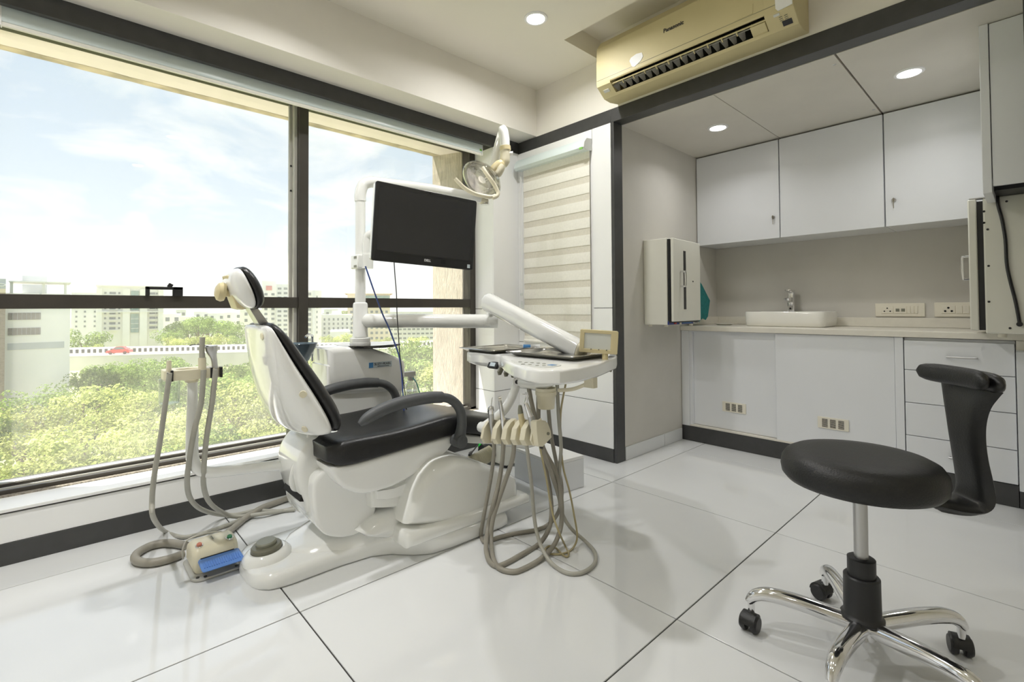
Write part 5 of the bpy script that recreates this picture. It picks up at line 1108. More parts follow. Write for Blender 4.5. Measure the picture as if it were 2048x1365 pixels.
# white step box
N_, R_, L_ = Vector((1.936, 1.763, 0)), Vector((2.150, 1.740, 0)), Vector((1.972, 2.069, 0))
e1 = (R_-N_); e2 = Vector((-e1.y, e1.x, 0)).normalized()*.36
t = thing('step_box', 'white laminate step box standing on the floor by the back wall', 'box', tuple(N_+(e1+e2)/2))
bm = NB(); lo_ = [N_, N_+e1, N_+e1+e2, N_+e2]; loft(bm, [[p+Vector((0, 0, z)) for p in lo_] for z in (.001, .158)]); obj('body', bm, M_cool, t, bevel=.001)
bm = NB(); loft(bm, [[p+Vector((0, 0, z)) for p in lo_] for z in (.159, .176)]); obj('lid', bm, M_lam, t, bevel=.001)

# ================================================================== STOOL
sx, sy = 1.676, .352
t = thing('dental_stool', 'black round dental stool with a flared backrest and chrome castor base', 'stool', (sx, sy, 0))
bm = NB(); lathe(bm, [(0, .062), (.030, .062), (.036, .068), (.040, .10), (.040, .118), (0, .118)], (sx, sy, 0), n=24); obj('hub', bm, M_chrome, t)
angs = [110, 33, -42, -113, 179]
for k, ad in enumerate(angs):
    a = math.radians(ad); d = Vector((math.cos(a), math.sin(a), 0)); s = Vector((-d.y, d.x, 0))
    def q(r, z): return Vector((sx, sy, z))+d*r
    bm = NB(); tube(bm, [q(.030, .098), q(.10, .108), q(.17, .117), q(.236, .118), q(.272, .106), q(.292, .083)], [.0225, .023, .022, .0205, .0175, .012], 14, 4, 1.0); lg = obj('leg', bm, M_chrome, t, smooth=60)
    c = q(.284, 0); ca_ = math.radians(ad+[70, 40, 62, 20, 80][k]); f = Vector((math.cos(ca_), math.sin(ca_), 0)); g = Vector((-f.y, f.x, 0))
    cz = obj('castor', cyl(NB(), q(.284, .055), q(.284, .088), .010, n=14), M_chrome, t, label='black twin wheel castor with a chrome stem')
    for sgn in (-1, 1):
        bm = NB(); o_ = c+f*.012+Vector((0, 0, .0265)); lathe(bm, [(0, .006), (.018, .006), (.025, .008), (.0265, .012), (.0262, .020), (.022, .026), (0, .027)], o_, g*sgn, 20); obj('wheel', bm, M_black, cz)
    bm = NB(); o_ = c+f*.012+Vector((0, 0, .0265)); pts = [(.0285*math.cos(b), .0285*math.sin(b)) for b in (PI*j/10 for j in range(11))]
    S = [[o_+f*p[0]+Vector((0, 0, p[1]+.002))+g*w for p in pts] for w in (-.021, -.010, .010, .021)]; loft(bm, S, cap=True); obj('wheel_hood', bm, M_stoolp, cz)
bm = NB(); lathe(bm, [(.050, .112), (.053, .116), (.053, .122), (.0475, .128), (.0455, .132), (.0445, .232), (.041, .236)], (sx, sy, 0), n=28); sl_ = obj('lower_sleeve', bm, M_black, t)
bm = NB(); lathe(bm, [(.0345, .20), (.0345, .283), (.030, .286), (.017, .286)], (sx, sy, 0), n=28); obj('upper_sleeve', bm, M_black, t)
bm = NB(); cyl(bm, (sx, sy, .28), (sx, sy, .484), .0175, n=24); obj('gas_lift', bm, M_brush, t)
ba = math.radians(-50); bd_ = Vector((math.cos(ba), math.sin(ba), 0)); bs_ = Vector((-bd_.y, bd_.x, 0))
def sp_(r, s, z): return Vector((sx, sy, 0))+bd_*r+bs_*s+Vector((0, 0, z))
bm = NB(); obox(bm, sp_(0, 0, .479), bd_, bs_, (0, 0, 1), .10, .085, .024); obox(bm, sp_(.12, 0, .476), bd_, bs_, (0, 0, 1), .19, .05, .014); obj('seat_plate', bm, M_stoolp, t, bevel=.003)
SR = .198
bm = NB(); lathe(bm, [(0, .490), (SR*.80, .490), (SR*.93, .496), (SR*.985, .510), (SR, .529), (SR*.985, .550), (SR*.93, .567), (SR*.84, .5765), (SR*.6, .5815), (0, .581)], (sx, sy, 0), n=56); obj('seat', bm, M_stool, t, smooth=70)
# backrest column: a ribbed plate bent up from under the seat, widening at the top
path = [(.160, .458, .036), (.215, .446, .044), (.262, .444, .056), (.288, .456, .064), (.298, .484, .066), (.294, .530, .064), (.286, .585, .061), (.280, .640, .063), (.278, .690, .070), (.280, .730, .082), (.286, .760, .098), (.290, .776, .108)]
pc = cr_open([(a, b, c) for a, b, c in path], 4); S = []
for i, p in enumerate(pc):
    a, b = pc[max(i-1, 0)], pc[min(i+1, len(pc)-1)]; T_ = Vector((b[0]-a[0], b[1]-a[1])).normalized(); Nn = Vector((T_.y, -T_.x))   # outward
    w = p[2]; sec = []
    for j in range(17):
        u = -1+2*j/16; rib = .006*math.cos(u*PI*4) if .06 < i/len(pc) < .66 else 0
        off = .013*(1-abs(u)**5)+rib*(1-abs(u)**4); sec.append(sp_(p[0]+Nn.x*off, w*u, p[1]+Nn.y*off))
    for j in range(16, -1, -1):
        u = -1+2*j/16; off = -.020*(1-abs(u)**5); sec.append(sp_(p[0]+Nn.x*off, w*u, p[1]+Nn.y*off))
    S.append(sec)
bm = NB(); loft(bm, S); obj('back_column', bm, M_stoolp, t, smooth=60)
def bar(r0, z, hw, hh, th, bend, name, m):
    S = []; n = 16
    for j in range(n+1):
        u = -1+2*j/n; k = max(1-abs(u)**6, .02)**.5; rr_ = r0 - bend*u*u; sec = []
        for q in range(14):
            b = 2*PI*q/14; sec.append(sp_(rr_+th*k*math.copysign(abs(math.cos(b))**.8, math.cos(b)), hw*u, z+hh*k*math.copysign(abs(math.sin(b))**.8, math.sin(b))))
        S.append(sec)
    bm = NB(); loft(bm, S); return obj(name, bm, m, t, smooth=70)
bar(.292, .797, .132, .026, .018, .020, 'back_shell', M_stoolp)
bar(.257, .804, .128, .027, .018, .020, 'back_cushion', M_stool)
bm = NB(); S = []
pth = [sp_(.15, .03, .466), sp_(.19, .055, .448), sp_(.22, .075, .425), sp_(.245, .088, .408)]
tube(bm, pth, [.006, .009, .016, .014], 12, 4, .45); obj('height_lever', bm, M_stoolp, t, smooth=60)

# ================================================================== OUTSIDE
GZ = -15.0
def emat(name, col, **k): return mat(name, col, k.pop('rough', .85), **k)
M_ground = emat('dry_ground', (.34, .36, .18), noise=.3, nscale=.4)
M_wh0 = emat('pale_office_render', (.88, .87, .83), noise=.03, nscale=.3)
M_wh = emat('white_render', (.80, .79, .74), noise=.05, nscale=.3)  # white buildings, kept extra pale to imitate distance haze
M_wh2 = emat('grey_white_render', (.66, .67, .66), noise=.06, nscale=.3)
M_gr = emat('grey_render', (.50, .53, .55), noise=.08, nscale=.3)
M_tan = emat('sand_render', (.76, .66, .50), noise=.08, nscale=.3)
M_brick = emat('brown_brick', (.36, .29, .25), noise=.25, nscale=3, stretch=(1, 1, 6))
M_roof = emat('terracotta_roof', (.55, .34, .22), noise=.1, nscale=2)
M_win = emat('far_window_glass', (.16, .18, .19), rough=.15, noise=.2, nscale=1)
M_wing = emat('far_green_glass', (.22, .33, .31), rough=.12, noise=.25, nscale=1)
M_shut = emat('grey_shutter', (.22, .19, .18), noise=.15, nscale=2)
M_conc = emat('pale_concrete', (.78, .75, .67), noise=.06, nscale=.5)
M_stripe = emat('black_kerb_paint', (.06, .06, .06), noise=.1)
M_car = mat('red_car_paint', (.55, .04, .03), .25, coat=.5, noise=.03)
M_pink = emat('red_sign_panel', (.60, .20, .18), noise=.05)
struct('ground', B(-900, 900, 4.2, 1500, GZ-.5, GZ), M_ground, smooth=0)

def bldg(name, label, pts, depth, m, cat='building', zb=GZ):
    """pts: two top front corners; a block going back from them"""
    a, b = Vector(pts[0]), Vector(pts[1]); zt = max(a.z, b.z)
    a.z = b.z = 0; u = (b-a); w = u.length; u.normalize(); n = Vector((-u.y, u.x, 0))
    if n.dot(a) < 0: n = -n
    t = thing(name, label, cat, (a.x, a.y, zb))
    t['_'] = 0; del t['_']
    F_ = dict(a=a, u=u, n=n, w=w, zt=zt, t=t, d=depth, zb=zb)
    blk(F_, 0, w, zb, zt, 0, depth, m, 'wall'); return F_
def blk(F_, x0, x1, z0, z1, y0, y1, m, name, parent=None):
    bm = NB(); q = [F_['a']+F_['u']*x+F_['n']*y for x, y in ((x0, y0), (x1, y0), (x1, y1), (x0, y1))]
    loft(bm, [[Vector((p.x, p.y, z)) for p in q] for z in (z0, z1)]); return obj(name, bm, m, parent or F_['t'], smooth=0)
win_cache = {}
def wins(F_, xs, zs, w, h, m, name='window'):
    for x in xs:
        for z in zs:
            key = (round(w, 2), round(h, 2), m.name)
            if key not in win_cache:
                me = bpy.data.meshes.new('window'); bm = NB(); box(bm, -w/2, w/2, -.12, .1, -h/2, h/2); bmesh.ops.recalc_face_normals(bm, faces=bm.faces[:]); bm.to_mesh(me); bm.free(); me.materials.append(m); win_cache[key] = me
            o = bpy.data.objects.new(name, win_cache[key]); COL.objects.link(o); o.parent = F_['t']
            p = F_['a']+F_['u']*x+Vector((0, 0, z))-F_['t'].location; o.location = p; o.rotation_euler = (0, 0, math.atan2(F_['u'].y, F_['u'].x))
def zpx(F_, y, x=0):  return None
M3 = 1  # metres

# left office block with the roof pergola, about 60 m away
F1 = bldg('office_block', 'pale office block with two dark window strips and a roof pergola, at the left', [(-5.052,81.844,3.186),(0.572,81.998,3.225)], 18, M_wh0)
s1 = F1['w']/130
def X1(px_): return (px_-11)*s1
def Z1(y): return F1['zt']-(y-587)*s1
for y0_, y1_ in ((641, 660), (682.5, 702)):
    sp1 = blk(F1, X1(16.5), X1(80), Z1(y1_), Z1(y0_), -.08, .1, M_shut, 'window_strip')
    for k in range(7): blk(F1, X1(16.5+63.5*(k+.97)/7.2), X1(16.5+63.5*(k+1.03)/7.2), Z1(y1_), Z1(y0_), -.16, -.08, M_gr, 'glazing_bar', sp1)
blk(F1, X1(16), X1(129), Z1(742), Z1(724), -.06, .1, M_gr, 'grey_strip')  # grey strip across the front
blk(F1, X1(17), X1(142), Z1(557), Z1(554), -.4, 6, M_wh, 'pergola_slab')
for px_ in (19, 82, 127): blk(F1, X1(px_), X1(px_+6), Z1(588), Z1(556.5), 0, .5, M_wh2, 'pergola_post')
blk(F1, X1(40), X1(93), Z1(588), Z1(530), 7, 13, M_gr, 'tank_room'); blk(F1, X1(39.5), X1(40.5), Z1(560), Z1(512), 6.6, 6.9, M_gr, 'mast')
blk(F1, X1(35), X1(41), Z1(550), Z1(545), 6.4, 8, M_gr, 'ledge')
blk(F1, X1(77), X1(81), Z1(592), Z1(577), -.05, .1, M_gr, 'wall_gap')
F2 = bldg('brick_tower', 'brown brick tower with a grey sign band, cut by the left edge', [(-7.891,78.605,3.587),(-4.853,78.851,3.614)], 16, M_brick)
s2 = F2['w']/81.5
bd2 = blk(F2, 0, F2['w'], F2['zt'], F2['zt']+30*s2, 0, 8, M_gr, 'sign_band')
bm = NB(); el = [F2['a']+F2['u']*(F2['w']-s2*(10-9*math.cos(k*PI/8)))+F2['n']*-.1+Vector((0, 0, F2['zt']+s2*(12+4.0*math.sin(k*PI/8)))) for k in range(17)]
tube(bm, el, .04, 6, 1); obj('sign_oval', bm, M_white, bd2)
blk(F2, 0, F2['w'], F2['zt']-12*s2, F2['zt'], -.1, 0, M_tan, 'upper_band')
# flats behind
F3 = bldg('flats', 'plain grey white flats just right of the pale office block', [(1.54,189.994,6.159),(7.497,189.852,6.553)], 20, M_wh2)
s3 = F3['w']/54
wins(F3, [10*s3, 27*s3, 47*s3], [F3['zt']-(12+13*k)*s3 for k in range(7)], 4*s3, 5*s3, M_win)
blk(F3, 8*s3, 36*s3, F3['zt'], F3['zt']+6*s3, 4, 12, M_wh, 'roof_room')
# ornate block with the green glass stair
F4 = bldg('ornate_apartment_block', 'tall ornate pale apartment block with a green glass stair strip and stepped top', [(5.863,155.89,7.146),(18.936,154.846,7.33)], 22, M_wh)
s4 = F4['w']/132; zt4 = F4['zt']
blk(F4, 20*s4, 70*s4, zt4, zt4+14*s4, 3, 14, M_wh, 'roof_tier'); blk(F4, 34*s4, 66*s4, zt4+14*s4, zt4+26*s4, 4, 12, M_wh, 'roof_tier')
for x in (46, 58): blk(F4, x*s4, (x+.7)*s4, zt4+14*s4, zt4+38*s4, 5, 5.5, M_gr, 'mast')
blk(F4, -2*s4, 134*s4, zt4-2*s4, zt4+1.5*s4, -.6, 22, M_wh, 'cornice')
for x0_, x1_ in ((-1, 10), (50, 64), (84, 99), (122, 133)): blk(F4, x0_*s4, x1_*s4, GZ, zt4-8*s4, -.9, .1, M_wh, 'bay')
blk(F4, 0, 132*s4, zt4-67*s4, zt4-64*s4, -1.1, .1, M_wh, 'band')
blk(F4, 66*s4, 82*s4, zt4-61*s4, zt4-12*s4, -.3, .1, M_wing, 'glass_strip'); blk(F4, 66*s4, 82*s4, zt4-118*s4, zt4-71*s4, -.3, .1, M_wing, 'glass_strip')
for z in (24, 36, 48, 83, 95, 107): blk(F4, 66*s4, 82*s4, zt4-(z+1)*s4, zt4-z*s4, -.4, -.3, M_wh, 'glazing_bar')
zz = [zt4-(18+12.6*k)*s4 for k in range(8)]
wins(F4, [30*s4, 110*s4], zz, 12*s4, 5.5*s4, M_win); wins(F4, [16*s4, 43*s4, 103*s4-6*s4, 119*s4], zz, 4*s4, 5*s4, M_win)
for z in zz: blk(F4, 22*s4, 40*s4, z-5.5*s4, z-4*s4, -1.0, .1, M_wh, 'balcony_slab'); blk(F4, 103*s4, 118*s4, z-5.5*s4, z-4*s4, -1.0, .1, M_wh, 'balcony_slab')
# far low town
rng = random.Random(11)
fx0 = 326
k = 0
for (x0_, x1_, yt, dd_, mm, lab) in [((27.99,228.29,-0.072),(33.664,227.523,-0.134),0,0,M_wh,'small white town house just right of the ornate block'),
((41.817,297.071,1.578),(45.993,296.453,1.552),0,0,M_wh2,'pale grey town house peeking over its neighbour near the ornate block'),
((32.207,217.63,-1.209),(36.859,216.89,-1.276),0,0,M_wh,'cream town house behind the trees beyond the flyover, next to the ornate block'),
((51.038,305.77,0.479),(58.187,304.49,0.418),0,0,M_wh,'white town house on the far hill, left of its pale grey neighbour'),
((55.222,294.874,-0.34),(63.409,293.222,-0.423),0,0,M_wh2,'pale grey town house on the far hill, centre'),
((60.426,283.635,0.147),(68.759,281.731,0.072),0,0,M_wh,'white town house on the far hill, nearest to the headrest bar'),
((65.097,272.328,1.375),(75.52,269.623,1.307),0,0,M_wh,'cream town house behind the headrest bar'),
((95.484,241.832,1.366),(101.585,239.333,1.326),0,0,M_wh2,'pale grey block over the low white flats'),
((108.458,258.141,0.542),(115.071,255.262,0.491),0,0,M_tan,'sand coloured block beside the dental pole, over the low white flats'),
((48.299,118.538,-4.387),(52.607,116.69,-4.488),0,0,M_wh,'low cream house at the flyover, left of the dental pole')]:
    F_ = bldg('town_house', lab, [tuple(x0_), tuple(x1_)], 15, mm)
    s_ = F_['w']
    nn = max(2, int(s_/4)); wins(F_, [s_*(j+.5)/nn for j in range(nn)], [F_['zt']-2.2-3.2*j for j in range(3)], 1.3, 1.5, M_win)
# towers right of the headrest
F6 = bldg('tower_block', 'pale tower with a red panel near its top, right of the headrest', [(47.414,171.569,10.676),(51.509,170.384,10.598)], 18, M_wh)
s6 = F6['w']/29; blk(F6, 8*s6, 20*s6, F6['zt']-21*s6, F6['zt']-11*s6, -.2, .1, M_pink, 'red_panel'); wins(F6, [8*s6, 22*s6], [F6['zt']-(30+11*k)*s6 for k in range(9)], 6*s6, 5*s6, M_win)
F7 = bldg('tower_block', 'pale grey tower standing just left of the window mullion', [(46.304,153.153,8.288),(51.085,151.626,8.815)], 18, M_wh2)
s7 = F7['w']/37; wins(F7, [6*s7, 18*s7, 30*s7], [F7['zt']-(10+10*k)*s7 for k in range(11)], 7*s7, 4.5*s7, M_win)
blk(F7, 7*s7, 24*s7, F7['zt'], F7['zt']+7*s7, 2, 8, M_wh, 'roof_room')
F8 = bldg('tower_block', 'grey white tower with a column of dark windows, right of the mullion', [(47.201,133.926,6.347),(51.549,132.313,6.116)], 20, M_wh)
s8 = F8['w']/37; wins(F8, [12*s8], [F8['zt']-(8+11*k)*s8 for k in range(10)], 8*s8, 6*s8, M_win); wins(F8, [28*s8], [F8['zt']-(14+11*k)*s8 for k in range(8)], 2*s8, 5*s8, M_win)
blk(F8, 19*s8, 24*s8, GZ, F8['zt'], -.5, .1, M_wh2, 'pilaster')
F9 = bldg('low_flats', 'low white flats with small dark windows, left of the dental pole', [(55.191,141.626,-0.387),(62.983,138.337,-1.067)], 15, M_wh)
s9 = F9['w']/61; wins(F9, [(6+9*k)*s9 for k in range(7)], [F9['zt']-(10+9.5*k)*s9 for k in range(5)], 3.4*s9, 5*s9, M_win); blk(F9, 20*s9, 40*s9, F9['zt'], F9['zt']+9*s9, 2, 9, M_wh, 'roof_room')
F10 = bldg('hall_building', 'wide sand coloured building with a tiled roof, behind the dental pole', [(69.956,157.131,6.074),(82.393,150.982,6.451)], 16, M_tan)
s10 = F10['w']/85; blk(F10, 32*s10, 84*s10, F10['zt']-26*s10, F10['zt']-4*s10, -.3, .1, M_wing, 'glass_band')
bm = NB(); q = [F10['a']+F10['u']*x+F10['n']*y for x, y in ((-1, -1), (F10['w']+1, -1), (F10["w"]+1, 17), (-1, 17))]; r_ = [F10['a']+F10['u']*x+F10["n"]*8 for x in (F10['w']*.35, F10['w']*.65)]
vs_ = [bm.verts.new((p.x, p.y, F10['zt'])) for p in q]+[bm.verts.new((p.x, p.y, F10['zt']+10*s10)) for p in r_]
for f_ in ((0, 1, 5, 4), (1, 2, 5), (2, 3, 4, 5), (3, 0, 4), (3, 2, 1, 0)): bm.faces.new([vs_[i] for i in f_])
obj('roof', bm, M_roof, F10['t'], smooth=0)
wins(F10, [(8+10*k)*s10 for k in range(8)], [F10['zt']-(38+11*k)*s10 for k in range(6)], 5*s10, 5*s10, M_win)
F11 = bldg('long_hall', 'long low grey building seen under the white swing arm', [(97.496,180.332,0.115),(113.809,170.506,-0.858)], 12, M_wh2)
s11 = F11['w']/94; wins(F11, [(6+9*k)*s11 for k in range(10)], [F11['zt']-(9+9*k)*s11 for k in range(6)], 6*s11, 3.6*s11, M_win)

# flyover with the black and white kerb
def road_pt(p): return Vector(p)
ra, rb_ = Vector([(-1.729,116.213,-5.388)][0]), Vector([(63.247,88.837,-5.975)][0])
ra = ra-(rb_-ra)*.25; rz = (ra.z+rb_.z)/2
rb_ = rb_+(rb_-ra)*.15
ru = Vector((rb_.x-ra.x, rb_.y-ra.y, 0)); rl = ru.length; ru.normalize(); rn = Vector((-ru.y, ru.x, 0))
if rn.dot(Vector((ra.x, ra.y, 0))) < 0: rn = -rn
FR = dict(a=Vector((ra.x, ra.y, 0)), u=ru, n=rn, w=rl, zt=rz, t=None)
fo_ = thing('flyover', 'concrete flyover with a black and white striped kerb crossing behind the trees', 'flyover', (ra.x, ra.y, GZ)); FR['t'] = fo_
def rz_at(s): return ra.z+(rb_.z-ra.z)*s/rl
def rblk(s0, s1, dz0, dz1, y0, y1, m, name):
    bm = NB(); S = []
    for s in (s0, s1):
        c = FR['a']+ru*s; S.append([c+rn*y+Vector((0, 0, rz_at(s)+dz)) for y, dz in ((y0, dz0), (y1, dz0), (y1, dz1), (y0, dz1))])
    loft(bm, S); return obj(name, bm, m, fo_, smooth=0)
rblk(0, rl, -3.4, -1.15, -6.0, 2.0, M_conc, 'deck'); rblk(0, rl, -1.2, 0, .5, 1.0, M_wh, 'far_parapet'); rblk(0, rl, -1.2, -.95, -6.0, -5.6, M_conc, 'near_kerb')
bm = NB(); s = 0
while s < rl:
    for j in range(1):
        c = FR['a']+ru*s; q = [c+rn*.42, c+ru*.42+rn*.42, c+ru*.42+rn*.52, c+rn*.52]
        loft(bm, [[Vector((p.x, p.y, rz_at(s)+dz)) for p in q] for dz in (-.95, -.32)])
    s += .84
o = obj('black_kerb_blocks', bm, M_stripe, fo_, smooth=0); o['kind'] = 'stuff'
for k in range(9): 
    s = rl*(k+.5)/9; bm = NB(); c = FR['a']+ru*s+rn*-2; cyl(bm, (c.x, c.y, GZ), (c.x, c.y, rz_at(s)-3.3), .9, n=12); obj('pier', bm, M_conc, fo_)
# red car
cc_ = Vector([(7.468,111.134,-6.146)][0]); sC = (cc_-FR['a']).dot(ru); base = FR['a']+ru*sC+rn*-1.6; cz0 = rz_at(sC)-1.10
tcar = thing('car', 'small red car driving on the flyover', 'car', (base.x, base.y, cz0))
def cp(x, y, z): return base+ru*x+rn*y+Vector((0, 0, cz0+z))
for nm, pr, m, y0_, y1_ in (('body', [(-1.7, .25), (-1.65, .62), (-.9, .80), (.9, .84), (1.6, .72), (1.75, .5), (1.7, .25)], M_car, -.8, .8), ('cabin', [(-.85, .79), (-.3, 1.30), (.7, 1.32), (1.25, .82)], M_car, -.66, .66)):
    bm = NB(); loft(bm, [[cp(a, y, b) for a, b in pr] for y in (y0_, y1_)]); obj(nm, bm, m, tcar, smooth=0)
bm = NB(); loft(bm, [[cp(a, y, b) for a, b in ((-.66, .85), (-.24, 1.24), (.62, 1.25), (1.05, .86))] for y in (-.68, -.64)]); obj('side_window', bm, M_win, tcar, smooth=0)
for x in (-1.05, 1.05): 
    for y in (-.72, .72): bm = NB(); cyl(bm, cp(x, y-.08, .28), cp(x, y+.08, .28), .29, n=14); obj('wheel', bm, M_stripe, tcar)

# trees
def leafmat(name, c1, c2):
    m = bpy.data.materials.new(name); m.use_nodes = True; t = m.node_tree; t.nodes.clear()
    o = t.nodes.new('ShaderNodeOutputMaterial'); d = t.nodes.new('ShaderNodeBsdfDiffuse'); tl = t.nodes.new('ShaderNodeBsdfTranslucent'); mx = t.nodes.new('ShaderNodeMixShader'); mx.inputs[0].default_value = .25
    co = t.nodes.new('ShaderNodeTexCoord'); n = t.nodes.new('ShaderNodeTexNoise'); n.inputs['Scale'].default_value = .9; n.inputs['Detail'].default_value = 4; r = t.nodes.new('ShaderNodeValToRGB')
    r.color_ramp.elements[0].position = .35; r.color_ramp.elements[1].position = .65; r.color_ramp.elements[0].color = (*c1, 1); r.color_ramp.elements[1].color = (*c2, 1)
    oi = t.nodes.new('ShaderNodeObjectInfo'); hs = t.nodes.new('ShaderNodeHueSaturation'); mr = t.nodes.new('ShaderNodeMapRange'); mr.inputs[3].default_value = .62; mr.inputs[4].default_value = 1.32
    t.links.new(oi.outputs['Random'], mr.inputs[0]); t.links.new(mr.outputs[0], hs.inputs['Value'])
    t.links.new(co.outputs['Object'], n.inputs[0]); t.links.new(n.outputs[0], r.inputs[0]); t.links.new(r.outputs[0], hs.inputs['Color'])
    t.links.new(hs.outputs[0], d.inputs[0]); t.links.new(hs.outputs[0], tl.inputs[0]); t.links.new(d.outputs[0], mx.inputs[1]); t.links.new(tl.outputs[0], mx.inputs[2]); t.links.new(mx.outputs[0], o.inputs[0]); return m
M_leafY = leafmat('yellow_green_leaves', (.27, .33, .085), (.56, .58, .21)); M_leafG = leafmat('green_leaves', (.13, .21, .05), (.33, .42, .13))
M_bark = emat('grey_bark', (.20, .16, .12), noise=.3, nscale=4)
def crown_mesh(seed, R, Hc, m, nl=11, per=330, leaf=.26):
    rg = random.Random(seed); vs, fs = [], []
    lobes = [(Vector((0, 0, -.1*Hc)), R*.62)]
    for k in range(nl):
        a = rg.uniform(0, 2*PI); rr = R*rg.uniform(.5, .86); lobes.append((Vector((math.cos(a)*rr, math.sin(a)*rr, rg.uniform(-.32, .38)*Hc)), R*rg.uniform(.26, .46)))
    for c, r in lobes:
        for j in range(int(per*(r/(R*.45))**2*.55)):
            z = rg.uniform(-.75, 1); th = rg.uniform(0, 2*PI); q = math.sqrt(1-z*z); dr_ = Vector((q*math.cos(th), q*math.sin(th), z))
            p = c+Vector((dr_.x, dr_.y, dr_.z*.8))*r*rg.uniform(.82, 1.06)
            nn = (dr_+Vector((rg.uniform(-.8, .8), rg.uniform(-.8, .8), rg.uniform(-.5, .9)))).normalized(); u = nn.orthogonal().normalized(); w = nn.cross(u); an = rg.uniform(0, PI); u, w = u*math.cos(an)+w*math.sin(an), w*math.cos(an)-u*math.sin(an)
            s = leaf*rg.uniform(.6, 1.3); i = len(vs)
            vs += [p-u*s*.5, p+w*s*.32, p+u*s*.5+nn*s*.1, p-w*s*.32]; fs.append((i, i+1, i+2, i+3))
    me = bpy.data.meshes.new('crown'); me.from_pydata(vs, [], fs); me.materials.append(m); return me
def trunk_mesh(h):
    me = bpy.data.meshes.new('trunk'); bm = NB(); tube(bm, [(0, 0, 0), (.1, 0, h*.4), (-.05, .1, h*.8), (0, 0, h)], [.28, .22, .16, .1], 8, 2)
    for a in (0, 2.1, 4.2): tube(bm, [(0, 0, h*.6), (math.cos(a)*.7, math.sin(a)*.7, h*.85), (math.cos(a)*1.3, math.sin(a)*1.3, h*1.02)], [.12, .09, .04], 6, 2)
    bmesh.ops.recalc_face_normals(bm, faces=bm.faces[:]); bm.to_mesh(me); bm.free(); me.materials.append(M_bark); return me
crowns = [crown_mesh(1, 2.6, 3.0, M_leafY), crown_mesh(2, 2.8, 2.6, M_leafY), crown_mesh(3, 2.5, 3.2, M_leafG), crown_mesh(4, 2.9, 2.8, M_leafG)]
trunk = trunk_mesh(5.5)
def tree(x, y, top, s, k, label, group):
    t = thing('tree', label, 'tree', (x, y, GZ), group)
    c = bpy.data.objects.new('crown', crowns[k]); COL.objects.link(c); c.parent = t; hz = top-GZ-2.1*s; c.location = (0, 0, hz); c.scale = (s, s, s); c.rotation_euler = (0, 0, rng.uniform(0, 6.28))
    b = bpy.data.objects.new('trunk', trunk); COL.objects.link(b); b.parent = t; b.scale = (s, s, max(hz, .5)/5.5)
    return t
